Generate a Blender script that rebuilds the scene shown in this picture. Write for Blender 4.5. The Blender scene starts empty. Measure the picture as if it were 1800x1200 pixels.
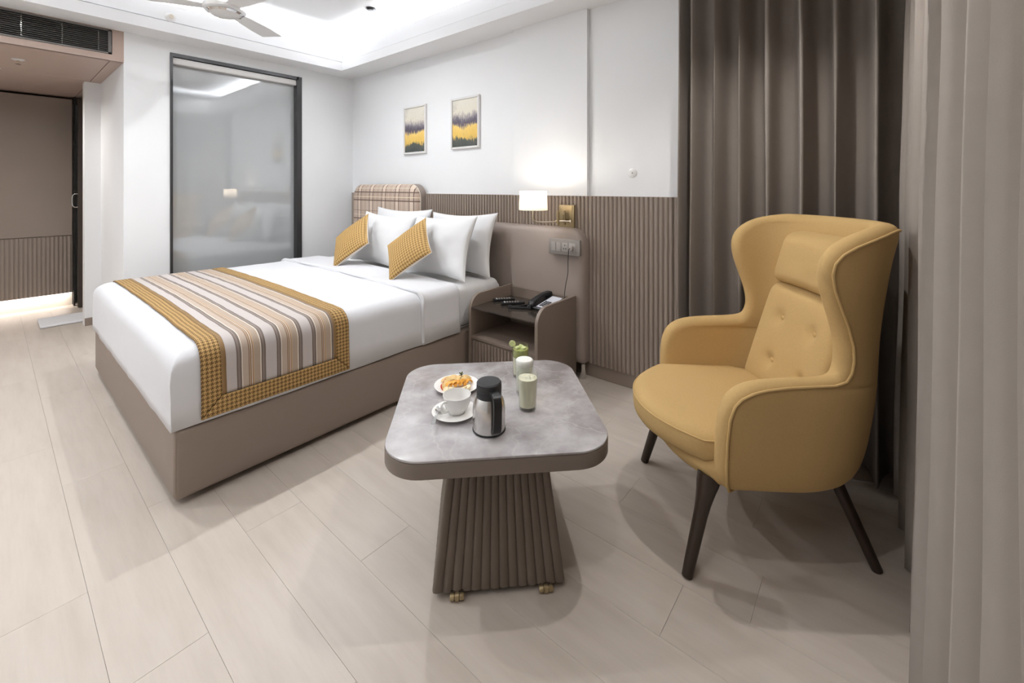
import bpy, bmesh, math, random
from mathutils import Vector, Matrix, noise
random.seed(7)
scene = bpy.context.scene
COL = scene.collection
PI = math.pi

# ------------------------------------------------------------------ camera
cam = bpy.data.cameras.new('camera')
cam.sensor_fit = 'HORIZONTAL'; cam.sensor_width = 36.0
cam.lens = 761.0 / 1800.0 * 36.0
cam.shift_y = -271.0 / 1800.0
cam.clip_start = 0.02
camo = bpy.data.objects.new('camera', cam); COL.objects.link(camo)
camo.location = (0, 0, 1.27)
camo.rotation_euler = (PI / 2, 0, math.atan2(630, 761))
scene.camera = camo
# ------------------------------------------------------------------ world, exposure
w = bpy.data.worlds.new('world'); scene.world = w; w.use_nodes = True
w.node_tree.nodes['Background'].inputs[0].default_value = (0.75, 0.8, 0.9, 1)
w.node_tree.nodes['Background'].inputs[1].default_value = 0.05
vs = scene.view_settings
vs.view_transform = 'Standard'; vs.look = 'None'; vs.gamma = 1.0; vs.use_curve_mapping = False
vs.exposure = 0.06

# room dimensions (metres)
XL, XR, YB, YF = -4.466, 0.34, 2.60, -1.95
ZS, ZR, ZC = 2.476, 2.70, 2.83           # soffit, cove rim, upper ceiling
TX0, TX1, TY0, TY1 = -4.215, -0.66, -1.55, 2.33   # tray opening
YP = 0.667                                # passage side wall
ZP = 2.237                                # passage ceiling

# ------------------------------------------------------------------ lights
def area(name, loc, rot, sx, sy, energy, col=(1, 1, 1), spread=PI):
    l = bpy.data.lights.new(name, 'AREA'); l.shape = 'RECTANGLE'; l.size = sx; l.size_y = sy
    l.energy = energy; l.color = col; l.spread = spread
    o = bpy.data.objects.new(name, l); o.location = loc; o.rotation_euler = rot; COL.objects.link(o); return o
def spot(name, loc, energy, ang=110, blend=0.6, col=(1, .97, .935), r=0.02):
    l = bpy.data.lights.new(name, 'SPOT'); l.energy = energy; l.spot_size = math.radians(ang); l.spot_blend = blend
    l.color = col; l.shadow_soft_size = r
    o = bpy.data.objects.new(name, l); o.location = loc; COL.objects.link(o); return o
COVE = (0.93, 0.965, 1.0)
lx, ly = TX1 - TX0, TY1 - TY0
EC = 9.0   # watt per metre of cove strip
UP = (PI, 0, 0)
area('cove_light_back', ((TX0 + TX1) / 2, TY1 + .13, 2.665), UP, lx + .2, .03, EC * 1.0 * lx, COVE)
area('cove_light_left', (TX0 - .12, (TY0 + TY1) / 2, 2.665), UP, .03, ly + .2, EC * 1.15 * ly, COVE)
area('cove_light_front', ((TX0 + TX1) / 2, TY0 - .13, 2.665), UP, lx + .2, .03, EC * .6 * lx, COVE)
area('cove_light_right', (TX1 + .12, (TY0 + TY1) / 2, 2.665), UP, .03, ly + .2, EC * .7 * ly, COVE)
DOWN = [(-.42, .45), (-.42, 1.68), (-.42, -.80), (-2.0, -1.76), (-3.6, -1.76)]
for x, y in DOWN:
    spot('downlight_lamp', (x, y, 2.455), {.45: 18, 1.68: 34, -.80: 12}.get(y, 22), 125, .7)
TRAY = [(-2.95, .15), (-3.3, -.9), (-2.95, 1.35)]
for x, y in TRAY:
    spot('tray_downlight_lamp', (x, y, 2.81), 72, 168, 1.0, (.95, .975, 1.0))
spot('passage_downlight_lamp', (-5.45, .02, 2.215), 40, 165, 1.0, (1, .96, .92), .05)

# ------------------------------------------------------------------ material helpers
def s2l(c):
    return tuple(((v / 255.0) / 12.92 if v / 255.0 <= .04045 else ((v / 255.0 + .055) / 1.055) ** 2.4) for v in c) + (1,)
class NT:
    def __init__(s, name):
        s.m = bpy.data.materials.new(name); s.m.use_nodes = True
        s.t = s.m.node_tree; s.n = s.t.nodes; s.b = s.n['Principled BSDF']
    def add(s, typ, **kw):
        n = s.n.new(typ)
        for k, v in kw.items(): setattr(n, k, v)
        return n
    def link(s, a, b): s.t.links.new(a, b)
    def math(s, op, a, b=None):
        n = s.n.new('ShaderNodeMath'); n.operation = op
        for i, v in enumerate((a, b)):
            if v is None: continue
            if isinstance(v, (int, float)): n.inputs[i].default_value = v
            else: s.link(v, n.inputs[i])
        return n.outputs[0]
    def mix(s, f, a, b):
        n = s.n.new('ShaderNodeMix'); n.data_type = 'RGBA'
        for i, v in ((0, f), (6, a), (7, b)):
            if isinstance(v, (int, float, tuple)): n.inputs[i].default_value = v
            else: s.link(v, n.inputs[i])
        return n.outputs[2]
    def coords(s, kind='Object', scale=(1, 1, 1)):
        t = s.n.new('ShaderNodeTexCoord'); mp = s.n.new('ShaderNodeMapping'); mp.inputs['Scale'].default_value = scale
        s.link(t.outputs[kind], mp.inputs[0]); return mp.outputs[0]
    def noise(s, vec, scale=5, detail=4, rough=.5):
        n = s.n.new('ShaderNodeTexNoise'); n.inputs['Scale'].default_value = scale
        n.inputs['Detail'].default_value = detail; n.inputs['Roughness'].default_value = rough
        if vec is not None: s.link(vec, n.inputs[0])
        return n.outputs[0]
    def ramp(s, f, stops, interp='LINEAR'):
        n = s.n.new('ShaderNodeValToRGB'); n.color_ramp.interpolation = interp
        el = n.color_ramp.elements
        while len(el) < len(stops): el.new(.5)
        for e, (p, c) in zip(el, stops): e.position = p; e.color = c
        s.link(f, n.inputs[0]); return n.outputs[0]
    def bump(s, h, strength=.2, dist=.002):
        n = s.n.new('ShaderNodeBump'); n.inputs['Strength'].default_value = strength; n.inputs['Distance'].default_value = dist
        s.link(h, n.inputs['Height']); s.link(n.outputs[0], s.b.inputs['Normal'])
    def color(s, c):
        if isinstance(c, tuple): s.b.inputs['Base Color'].default_value = c
        else: s.link(c, s.b.inputs['Base Color'])
    def set(s, **kw):
        for k, v in kw.items(): s.b.inputs[k.replace('_', ' ')].default_value = v
        return s
def plain(name, rgb, rough=.5, var=.05, scale=12, bump=0, bscale=200, metal=0, dist=.001):
    n = NT(name); c = s2l(rgb)
    v = n.coords('Object')
    a = tuple(max(0, x * (1 - var)) for x in c[:3]) + (1,); b = tuple(min(1, x * (1 + var)) for x in c[:3]) + (1,)
    n.color(n.mix(n.noise(v, scale, 3), a, b)); n.set(Roughness=rough, Metallic=metal)
    if bump: n.bump(n.noise(v, bscale, 2), bump, dist)
    return n.m
def emit(name, rgb, strength):
    n = NT(name); n.color(s2l(rgb)); n.b.inputs['Emission Color'].default_value = s2l(rgb); n.b.inputs['Emission Strength'].default_value = strength
    return n.m

M = {}
M['wall'] = plain('white_wall_paint', (243, 244, 245), .75, .02, 3, .06, 260)
M['ceil'] = plain('white_ceiling_paint', (240, 240, 241), .8, .01, 3)
M['blush'] = plain('blush_laminate', (186, 164, 152), .45, .04, 4)
M['taupe_panel'] = plain('taupe_laminate', (150, 136, 125), .42, .05, 6)
M['taupe_leather'] = plain('taupe_leatherette', (150, 137, 129), .5, .04, 5, .15, 900)
M['bed_leather'] = plain('taupe_bed_leatherette', (140, 125, 114), .48, .04, 5, .15, 900)
M['nightstand'] = plain('dark_taupe_laminate', (126, 112, 101), .42, .05, 6)
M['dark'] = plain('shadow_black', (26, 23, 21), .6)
M['subfloor'] = plain('plank_joint', (176, 162, 147), .8)
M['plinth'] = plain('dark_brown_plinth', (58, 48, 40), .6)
M['white_linen'] = plain('white_cotton', (230, 230, 231), .85, .015, 6, .12, 500)
M['duvet'] = plain('white_duvet_cotton', (226, 226, 229), .85, .015, 6, .10, 400)
M['chair'] = plain('mustard_wool', (196, 163, 108), .9, .07, 160, .35, 900, dist=.0015)
M['leg'] = plain('dark_walnut', (52, 38, 28), .4, .15, 30)
M['curtain'] = plain('taupe_grey_curtain_cloth', (154, 145, 137), .85, .05, 25, .2, 700)
M['brass'] = plain('satin_brass', (168, 150, 116), .4, .06, 20, metal=.7)
M['brass2'] = plain('pale_brass', (226, 216, 198), .25, .04, 20, metal=1)
M['steel'] = plain('brushed_steel', (214, 212, 210), .24, .05, 40, metal=1)
M['chrome'] = plain('chrome', (215, 215, 215), .12, .02, 40, metal=1)
M['black'] = plain('black_plastic', (24, 24, 26), .38, .1, 20)
M['blackm'] = plain('matte_black_plastic', (38, 39, 42), .55, .08, 20)
M['graymetal'] = plain('dark_grey_metal', (72, 72, 73), .35, .08, 10, metal=.6)
M['grille'] = plain('grey_grille', (116, 113, 110), .5, .05, 10, metal=.3)
M['grille_dark'] = plain('dark_duct', (30, 30, 31), .8)
M['fan'] = plain('white_fan_enamel', (238, 238, 238), .35, .02, 10)
M['porcelain'] = plain('white_porcelain', (242, 240, 237), .18, .01, 10)
M['socket'] = plain('grey_socket_plate', (138, 132, 128), .4, .03, 10)
M['socket2'] = plain('light_grey_switch', (158, 152, 148), .35, .03, 10)
M['phoneplate'] = plain('silver_phone_face', (205, 207, 216), .4, .02, 10)
M['white_plastic'] = plain('white_plastic', (232, 230, 228), .35, .01, 10)
M['mat'] = plain('white_bath_mat', (236, 237, 240), .95, .04, 60, .5, 300)
M['door'] = plain('dark_brown_door', (66, 54, 47), .4, .08, 12)
M['ivory'] = plain('ivory_piping', (222, 212, 198), .8)
M['table_edge'] = plain('taupe_table_edge', (122, 110, 101), .45, .04, 8)
M['table_base'] = plain('brown_taupe_base', (104, 92, 81), .5, .05, 8)
M['foam'] = plain('white_milk_foam', (246, 245, 240), .8, .02, 60, .2, 300)
M['milk'] = plain('pale_green_milk', (238, 238, 222), .35, .02, 20)
M['lemon'] = plain('cloudy_lime_drink', (236, 232, 206), .3, .03, 30)
M['green'] = plain('green_mojito', (162, 170, 92), .3, .2, 60)
M['lime'] = plain('lime_flesh', (214, 222, 160), .4, .08, 60)
M['orange'] = plain('orange_flesh', (243, 170, 58), .4, .12, 80, .3, 120)
M['peach'] = plain('apple_flesh', (244, 212, 150), .5, .06, 60)
M['redskin'] = plain('red_apple_skin', (196, 62, 40), .35, .2, 50)
M['banana'] = plain('banana_flesh', (244, 226, 186), .55, .06, 90)
M['mint'] = plain('mint_leaf', (86, 92, 38), .6, .2, 50)
M['led'] = emit('led_strip', (255, 240, 232), 4)
M['bulb'] = emit('lamp_bulb', (255, 244, 228), 5)
M['ledspot'] = emit('downlight_lens', (255, 240, 220), 3)

def wood_floor():
    n = NT('pale_oak_plank')
    t = n.add('ShaderNodeTexCoord'); oi = n.add('ShaderNodeObjectInfo')
    mp = n.add('ShaderNodeMapping'); mp.inputs['Scale'].default_value = (1.0, 7.0, 1.0)
    va = n.add('ShaderNodeVectorMath', operation='ADD'); cx = n.add('ShaderNodeCombineXYZ')
    r = n.math('MULTIPLY', oi.outputs['Random'], 37.0)
    n.link(r, cx.inputs[0]); n.link(r, cx.inputs[1]); n.link(t.outputs['Object'], va.inputs[0]); n.link(cx.outputs[0], va.inputs[1])
    n.link(va.outputs[0], mp.inputs[0])
    g = n.noise(mp.outputs[0], 2.2, 6, .6)
    mp2 = n.add('ShaderNodeMapping'); mp2.inputs['Scale'].default_value = (1.3, 22.0, 1.0); n.link(va.outputs[0], mp2.inputs[0])
    g2 = n.noise(mp2.outputs[0], 5.0, 4, .6)
    c = n.ramp(g, [(.25, s2l((191, 180, 168))), (.5, s2l((200, 189, 178))), (.75, s2l((206, 196, 185)))])
    c2 = n.mix(n.math('MULTIPLY', n.ramp(g2, [(.5, (0, 0, 0, 1)), (.72, (1, 1, 1, 1))]), .12), c, s2l((180, 167, 152)))
    tone = n.math('ADD', n.math('MULTIPLY', oi.outputs['Random'], .03), .985)
    hs = n.add('ShaderNodeHueSaturation'); n.link(c2, hs.inputs['Color']); n.link(tone, hs.inputs['Value'])
    n.color(hs.outputs[0]); n.set(Roughness=.42); n.bump(g2, .05, .001)
    return n.m
M['floor'] = wood_floor()

def marble():
    n = NT('grey_marble_top'); v = n.coords('Object')
    a = n.noise(v, 5, 8, .62)
    nd = n.add('ShaderNodeTexNoise'); nd.inputs['Scale'].default_value = 4; nd.inputs['Detail'].default_value = 5; n.link(v, nd.inputs[0])
    vm = n.add('ShaderNodeVectorMath', operation='SCALE'); vm.inputs['Scale'].default_value = .35; n.link(nd.outputs['Color'], vm.inputs[0])
    va = n.add('ShaderNodeVectorMath', operation='ADD'); n.link(v, va.inputs[0]); n.link(vm.outputs[0], va.inputs[1])
    vo = n.add('ShaderNodeTexVoronoi', feature='DISTANCE_TO_EDGE'); vo.inputs['Scale'].default_value = 4.5; n.link(va.outputs[0], vo.inputs[0])
    vein = n.ramp(vo.outputs['Distance'], [(0, (1, 1, 1, 1)), (.022, (0, 0, 0, 1))])
    base = n.ramp(a, [(.36, s2l((146, 139, 138))), (.5, s2l((172, 167, 167))), (.64, s2l((194, 190, 191)))])
    f = n.math('MULTIPLY', vein, n.math('MULTIPLY', n.noise(v, 7, 3), .5))
    n.color(n.mix(f, base, s2l((212, 206, 203)))); n.set(Roughness=.22)
    return n.m
M['marble'] = marble()

def houndstooth(name, a, b, size, kind='UV'):
    n = NT(name); t = n.add('ShaderNodeTexCoord'); sp = n.add('ShaderNodeSeparateXYZ'); n.link(t.outputs[kind], sp.inputs[0])
    X = n.math('FLOOR', n.math('MULTIPLY', sp.outputs[0], 8 / size)); Y = n.math('FLOOR', n.math('MULTIPLY', sp.outputs[1], 8 / size))
    md = lambda v, k: n.math('FLOORED_MODULO', v, k)
    wp = n.math('LESS_THAN', md(X, 8.0), 4.0); wf = n.math('LESS_THAN', md(Y, 8.0), 4.0)
    tw = n.math('LESS_THAN', md(n.math('ADD', X, Y), 4.0), 2.0)
    f = n.math('ADD', n.math('MULTIPLY', wp, tw), n.math('MULTIPLY', wf, n.math('SUBTRACT', 1.0, tw)))
    n.color(n.mix(f, s2l(a), s2l(b))); n.set(Roughness=.85)
    n.bump(n.noise(t.outputs[kind], 900, 2), .2, .001)
    return n.m
M['hound'] = houndstooth('mustard_houndstooth', (194, 158, 102), (110, 82, 42), .017)
M['hound_cushion'] = houndstooth('mustard_houndstooth_cushion', (204, 168, 108), (138, 104, 56), .020)

def stripes(name, unit, rough=.85):
    n = NT(name); t = n.add('ShaderNodeTexCoord'); sp = n.add('ShaderNodeSeparateXYZ'); n.link(t.outputs['UV'], sp.inputs[0])
    f = n.math('FRACT', n.math('ADD', n.math('MULTIPLY', n.math('SUBTRACT', sp.outputs[0], .09), 1 / unit), .86))
    G, B, C, T, D, D2, L = s2l((198, 190, 187)), s2l((190, 172, 156)), s2l((230, 222, 210)), s2l((180, 160, 141)), s2l((112, 100, 93)), s2l((140, 127, 120)), s2l((126, 88, 50))
    st = [(0, G), (.10, D), (.135, D2), (.175, D), (.215, C), (.24, B), (.385, L), (.40, T), (.43, s2l((148, 112, 70))), (.455, C), (.475, L), (.49, s2l((196, 168, 136))), (.52, T), (.675, C), (.70, D), (.735, D2), (.775, D), (.815, G)]
    c = n.ramp(f, st, 'CONSTANT')
    v = n.coords('UV', (60, 400, 1)); n.color(n.mix(n.math('MULTIPLY', n.noise(v, 8, 3), .18), c, s2l((150, 132, 118))))
    n.set(Roughness=rough); n.b.inputs['Sheen Weight'].default_value = .15
    return n.m
M['stripe'] = stripes('striped_runner_satin', .163)
M['brown_band'] = plain('brown_ribbon', (142, 112, 72), .7)
M['runner_lining'] = plain('cream_lining', (206, 196, 182), .8)

def plaid():
    n = NT('beige_plaid_wool'); t = n.add('ShaderNodeTexCoord'); sp = n.add('ShaderNodeSeparateXYZ'); n.link(t.outputs['Object'], sp.inputs[0])
    base = s2l((192, 173, 157)); out = base
    def band(ax, per, pos, wd):
        f = n.math('FRACT', n.math('ADD', n.math('MULTIPLY', ax, 1 / per), -pos + 10))
        return n.math('LESS_THAN', f, wd)
    def lay(c, f, k, col): return n.mix(n.math('MULTIPLY', f, k), c, s2l(col))
    X, Z = sp.outputs[0], sp.outputs[2]
    px, pz = .215, .27
    out = lay(out, band(X, px, .10, .22), .6, (232, 214, 196))
    out = lay(out, band(X, px, .45, .30), .3, (186, 160, 142))
    out = lay(out, band(Z, pz, .25, .24), .4, (168, 142, 126))
    out = lay(out, band(X, px, .055, .05), .9, (98, 76, 68))
    out = lay(out, band(X, px, .32, .05), .9, (98, 76, 68))
    out = lay(out, band(X, px, .56, .018), .6, (236, 224, 206))
    out = lay(out, band(X, px, .74, .018), .6, (150, 122, 108))
    out = lay(out, band(X, px, .88, .018), .6, (236, 224, 206))
    out = lay(out, band(Z, pz, .20, .045), .85, (98, 76, 68))
    out = lay(out, band(Z, pz, .50, .045), .85, (98, 76, 68))
    out = lay(out, band(Z, pz, .34, .02), .8, (242, 230, 200))
    out = lay(out, band(Z, pz, .66, .02), .6, (238, 226, 206))
    out = lay(out, band(Z, pz, .82, .025), .6, (140, 112, 98))
    n.color(out); n.set(Roughness=.9); n.bump(n.noise(t.outputs['Object'], 500, 2), .3, .001)
    return n.m
M['plaid'] = plaid()

def glass(name, rgb=(252, 253, 252), rough=0.0, ior=1.45):
    n = NT(name); g = n.add('ShaderNodeBsdfGlossy'); g.inputs['Roughness'].default_value = .03
    tr = n.add('ShaderNodeBsdfTransparent'); tr.inputs[0].default_value = s2l(rgb)
    lw = n.add('ShaderNodeLayerWeight'); lw.inputs[0].default_value = .25
    f = n.math('ADD', n.math('MULTIPLY', lw.outputs['Facing'], .35), .03)
    mx = n.add('ShaderNodeMixShader'); n.link(f, mx.inputs[0]); n.link(tr.outputs[0], mx.inputs[1]); n.link(g.outputs[0], mx.inputs[2])
    n.link(mx.outputs[0], n.n['Material Output'].inputs[0]); return n.m
M['glass'] = glass('clear_glass')
def frosted():
    n = NT('grey_back_painted_glass'); v = n.coords('Object')
    n.color(n.mix(n.noise(v, 1.2, 2), s2l((172, 175, 176)), s2l((178, 181, 182)))); n.set(Roughness=.3)
    n.b.inputs['Coat Weight'].default_value = 1.0; n.b.inputs['Coat Roughness'].default_value = .0; n.b.inputs['Coat IOR'].default_value = 2.1
    return n.m
M['pane'] = frosted()
def smoked():
    n = NT('smoked_glass'); n.color(s2l((120, 108, 98))); n.set(Roughness=.03, IOR=1.5); n.b.inputs['Transmission Weight'].default_value = .75
    return n.m
M['smoked'] = smoked()
def shade_mat():
    n = NT('white_lamp_shade'); n.color(s2l((246, 240, 228))); n.set(Roughness=.8)
    tr = n.add('ShaderNodeBsdfTranslucent'); tr.inputs[0].default_value = s2l((252, 246, 236))
    mx = n.add('ShaderNodeMixShader'); mx.inputs[0].default_value = .55
    n.link(n.b.outputs[0], mx.inputs[1]); n.link(tr.outputs[0], mx.inputs[2])
    n.link(mx.outputs[0], n.n['Material Output'].inputs[0]); return n.m
M['shade'] = shade_mat()
M['wardrobe'] = plain('glossy_taupe_laminate', (156, 143, 133), .2, .03, 4)

def painting(seed, horizon):
    n = NT('field_painting'); t = n.add('ShaderNodeTexCoord'); sp = n.add('ShaderNodeSeparateXYZ'); n.link(t.outputs['Object'], sp.inputs[0])
    v = n.coords('Object', (1, 1, 1)); v2 = n.coords('Object', (40, 1, 9))
    for q in (v, v2): pass
    add = n.add('ShaderNodeVectorMath', operation='ADD'); add.inputs[1].default_value = (seed, seed * 2, 0); n.link(v, add.inputs[0])
    add2 = n.add('ShaderNodeVectorMath', operation='ADD'); add2.inputs[1].default_value = (seed, seed, 0); n.link(v2, add2.inputs[0])
    h = n.math('ADD', n.math('MULTIPLY', sp.outputs[2], 1 / .43), .5)
    big = n.noise(add.outputs[0], 6, 6, .65); fine = n.noise(add2.outputs[0], 1.6, 5, .7)
    hh = n.math('ADD', h, n.math('MULTIPLY', n.math('SUBTRACT', fine, .5), .30))
    hh = n.math('ADD', hh, n.math('MULTIPLY', n.math('SUBTRACT', big, .5), .34))
    c = n.ramp(hh, [(0, s2l((66, 70, 68))), (.19, s2l((84, 88, 80))), (.225, s2l((226, 186, 92))), (.42, s2l((238, 204, 118))), (.46, s2l((150, 132, 120))), (.50, s2l((84, 78, 92))), (.60, s2l((122, 115, 124))), (.66, s2l((182, 174, 168))), (.72, s2l((226, 220, 204))), (1, s2l((232, 228, 214)))])
    c = n.mix(n.math('MULTIPLY', n.ramp(big, [(.55, (0, 0, 0, 1)), (.75, (1, 1, 1, 1))]), .35), c, s2l((96, 88, 100)))
    n.color(c); n.set(Roughness=.7); return n.m

# ------------------------------------------------------------------ mesh helpers
def finish(name, bm, mat, parent=None, smooth=None, recalc=True):
    if recalc: bmesh.ops.recalc_face_normals(bm, faces=bm.faces)
    me = bpy.data.meshes.new(name); bm.to_mesh(me); bm.free()
    if mat is not None: me.materials.append(M[mat] if isinstance(mat, str) else mat)
    if smooth is not None:
        me.shade_smooth(); me.set_sharp_from_angle(angle=math.radians(smooth))
    return link(name, me, parent)
def link(name, me, parent=None):
    o = bpy.data.objects.new(name, me); COL.objects.link(o)
    if parent: o.parent = parent
    return o
def tag(o, label, cat, group=None):
    o['label'] = label; o['category'] = cat
    if group: o['group'] = group
    return o
def struct(o, label=None):
    o['kind'] = 'structure'
    if label: o['label'] = label
    return o
def thing(name, label, cat, loc=(0, 0, 0), rotz=0, group=None):
    o = bpy.data.objects.new(name, None); o.empty_display_size = .1; COL.objects.link(o)
    o.location = loc; o.rotation_euler = (0, 0, rotz); return tag(o, label, cat, group)
def copy_tree(o, parent=None):
    c = o.copy(); COL.objects.link(c); c.parent = parent
    for ch in list(o.children): copy_tree(ch, c)
    return c
def bxb(bm, x0, x1, y0, y1, z0, z1):
    v = [bm.verts.new(p) for p in ((x0, y0, z0), (x1, y0, z0), (x1, y1, z0), (x0, y1, z0), (x0, y0, z1), (x1, y0, z1), (x1, y1, z1), (x0, y1, z1))]
    for f in ((0, 3, 2, 1), (4, 5, 6, 7), (0, 1, 5, 4), (1, 2, 6, 5), (2, 3, 7, 6), (3, 0, 4, 7)): bm.faces.new([v[i] for i in f])
def box(name, x0, x1, y0, y1, z0, z1, mat, parent=None, bev=0, seg=2):
    bm = bmesh.new(); bxb(bm, x0, x1, y0, y1, z0, z1)
    if bev: bmesh.ops.bevel(bm, geom=bm.edges[:], offset=bev, segments=seg, affect='EDGES', profile=.5)
    return finish(name, bm, mat, parent, 40 if bev else None)
def boxes(name, lst, mat, parent=None):
    bm = bmesh.new()
    for b in lst: bxb(bm, *b)
    return finish(name, bm, mat, parent)
def lathe_bm(bm, prof, seg=32, c=(0, 0, 0), closed=False):
    rings = []
    for r, z in prof:
        if r < 1e-6: rings.append([bm.verts.new((c[0], c[1], c[2] + z))])
        else: rings.append([bm.verts.new((c[0] + r * math.cos(2 * PI * k / seg), c[1] + r * math.sin(2 * PI * k / seg), c[2] + z)) for k in range(seg)])
    pairs = list(zip(rings, rings[1:]))
    if closed: pairs.append((rings[-1], rings[0]))
    for a, b in pairs:
        for k in range(seg):
            k2 = (k + 1) % seg
            if len(a) == 1 and len(b) == 1: continue
            if len(a) == 1: bm.faces.new((a[0], b[k2], b[k]))
            elif len(b) == 1: bm.faces.new((a[k], a[k2], b[0]))
            else: bm.faces.new((a[k], a[k2], b[k2], b[k]))
def lathe(name, prof, mat, parent=None, seg=32, c=(0, 0, 0), smooth=35, closed=False):
    bm = bmesh.new(); lathe_bm(bm, prof, seg, c, closed); return finish(name, bm, mat, parent, smooth)
def tube_bm(bm, pts, r, seg=8, cap=True):
    pts = [Vector(p) for p in pts]; n = len(pts); rr = r if isinstance(r, (list, tuple)) else [r] * n
    rings = []; ref = None
    for i, p in enumerate(pts):
        t = (pts[min(i + 1, n - 1)] - pts[max(i - 1, 0)]).normalized()
        if ref is None: ref = Vector((0, 0, 1)) if abs(t.z) < .9 else Vector((1, 0, 0))
        u = (ref - t * ref.dot(t))
        if u.length < 1e-4: u = t.orthogonal()
        u.normalize(); ref = u; v = t.cross(u)
        rings.append([bm.verts.new(p + (u * math.cos(2 * PI * k / seg) + v * math.sin(2 * PI * k / seg)) * rr[i]) for k in range(seg)])
    for a, b in zip(rings, rings[1:]):
        for k in range(seg): bm.faces.new((a[k], a[(k + 1) % seg], b[(k + 1) % seg], b[k]))
    if cap: bm.faces.new(rings[0][::-1]); bm.faces.new(rings[-1])
def tube(name, pts, r, mat, parent=None, seg=8):
    bm = bmesh.new(); tube_bm(bm, pts, r, seg); return finish(name, bm, mat, parent, 50)
def spline(pts, n=8):
    pts = [Vector(p) for p in pts]; out = []
    P = [pts[0]] + pts + [pts[-1]]
    for i in range(1, len(P) - 2):
        for k in range(n):
            t = k / n; a, b, c, d = P[i - 1], P[i], P[i + 1], P[i + 2]
            out.append(.5 * ((2 * b) + (c - a) * t + (2 * a - 5 * b + 4 * c - d) * t * t + (3 * b - a - 3 * c + d) * t ** 3))
    out.append(pts[-1]); return out
def rbox_bm(bm, sx, sy, sz, r, n=(8, 8, 8), fn=None, c=(0, 0, 0)):
    """rounded box: grid on the faces, corners rounded by r; fn(Vector)->Vector displaces in local space (box centred on 0)"""
    hs = (sx / 2, sy / 2, sz / 2); k = 4
    def axis(h, m):
        ri = min(r, h * .999)
        a = [-h + ri * (1 - math.cos(q / k * PI / 2)) * 1.0 for q in range(k)]
        mid = [-(h - ri) + 2 * (h - ri) * q / m for q in range(m + 1)]
        b = [-x for x in a][::-1]
        return a + mid + b
    ax = [axis(hs[i], n[i]) for i in range(3)]
    cache = {}
    def V(p):
        key = (round(p[0], 6), round(p[1], 6), round(p[2], 6))
        if key in cache: return cache[key]
        q = Vector(p); ri = [min(r, h * .999) for h in hs]
        inn = Vector([max(-(hs[i] - ri[i]), min(hs[i] - ri[i], q[i])) for i in range(3)])
        d = q - inn
        d = Vector([d[i] / ri[i] for i in range(3)])
        if d.length > 1e-6:
            d.normalize(); q = inn + Vector([d[i] * ri[i] for i in range(3)])
        if fn: q = fn(q)
        cache[key] = bm.verts.new((q.x + c[0], q.y + c[1], q.z + c[2])); return cache[key]
    for a in range(3):
        b, d = (a + 1) % 3, (a + 2) % 3
        for sg in (-1, 1):
            for i in range(len(ax[b]) - 1):
                for j in range(len(ax[d]) - 1):
                    qs = []
                    for (ii, jj) in ((i, j), (i + 1, j), (i + 1, j + 1), (i, j + 1)):
                        p = [0, 0, 0]; p[a] = sg * hs[a]; p[b] = ax[b][ii]; p[d] = ax[d][jj]; qs.append(V(p))
                    if len(set(qs)) == 4:
                        try: bm.faces.new(qs if sg > 0 else qs[::-1])
                        except ValueError: pass
def rbox(name, sx, sy, sz, r, mat, parent=None, n=(8, 8, 8), fn=None, c=(0, 0, 0), smooth=60):
    bm = bmesh.new(); rbox_bm(bm, sx, sy, sz, r, n, fn, c); return finish(name, bm, mat, parent, smooth)
def prism_bm(bm, poly, z0, z1, axis='z'):
    """extrude a 2-D outline; axis gives the extrusion direction"""
    def mp(p, h):
        return {'z': (p[0], p[1], h), 'x': (h, p[0], p[1]), 'y': (p[0], h, p[1])}[axis]
    a = [bm.verts.new(mp(p, z0)) for p in poly]; b = [bm.verts.new(mp(p, z1)) for p in poly]
    bm.faces.new(a[::-1]); bm.faces.new(b); n = len(poly)
    for i in range(n): bm.faces.new((a[i], a[(i + 1) % n], b[(i + 1) % n], b[i]))
def prism(name, poly, z0, z1, mat, parent=None, axis='z', smooth=35, bev=0):
    bm = bmesh.new(); prism_bm(bm, poly, z0, z1, axis)
    if bev:
        bmesh.ops.recalc_face_normals(bm, faces=bm.faces)
        es = [e for e in bm.edges if e.calc_face_angle(0) > .8]
        bmesh.ops.bevel(bm, geom=es, offset=bev, segments=2, affect='EDGES', profile=.5)
    return finish(name, bm, mat, parent, smooth)
def rrect(x0, x1, y0, y1, r, n=6):
    out = []
    rs = r if isinstance(r, (list, tuple)) else (r,) * 4
    for (cx, cy, a0, q) in ((x1, y1, 0, rs[0]), (x0, y1, 90, rs[1]), (x0, y0, 180, rs[2]), (x1, y0, 270, rs[3])):
        sx = -1 if cx == x1 else 1; sy = -1 if cy == y1 else 1
        if q <= 0: out.append((cx, cy)); continue
        for k in range(n + 1):
            a = math.radians(a0 + 90 * k / n); out.append((cx + sx * q + q * math.cos(a), cy + sy * q + q * math.sin(a)))
    return out
nz = lambda x, y, z, s: noise.noise(Vector((x * s, y * s, z * s)))

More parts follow.
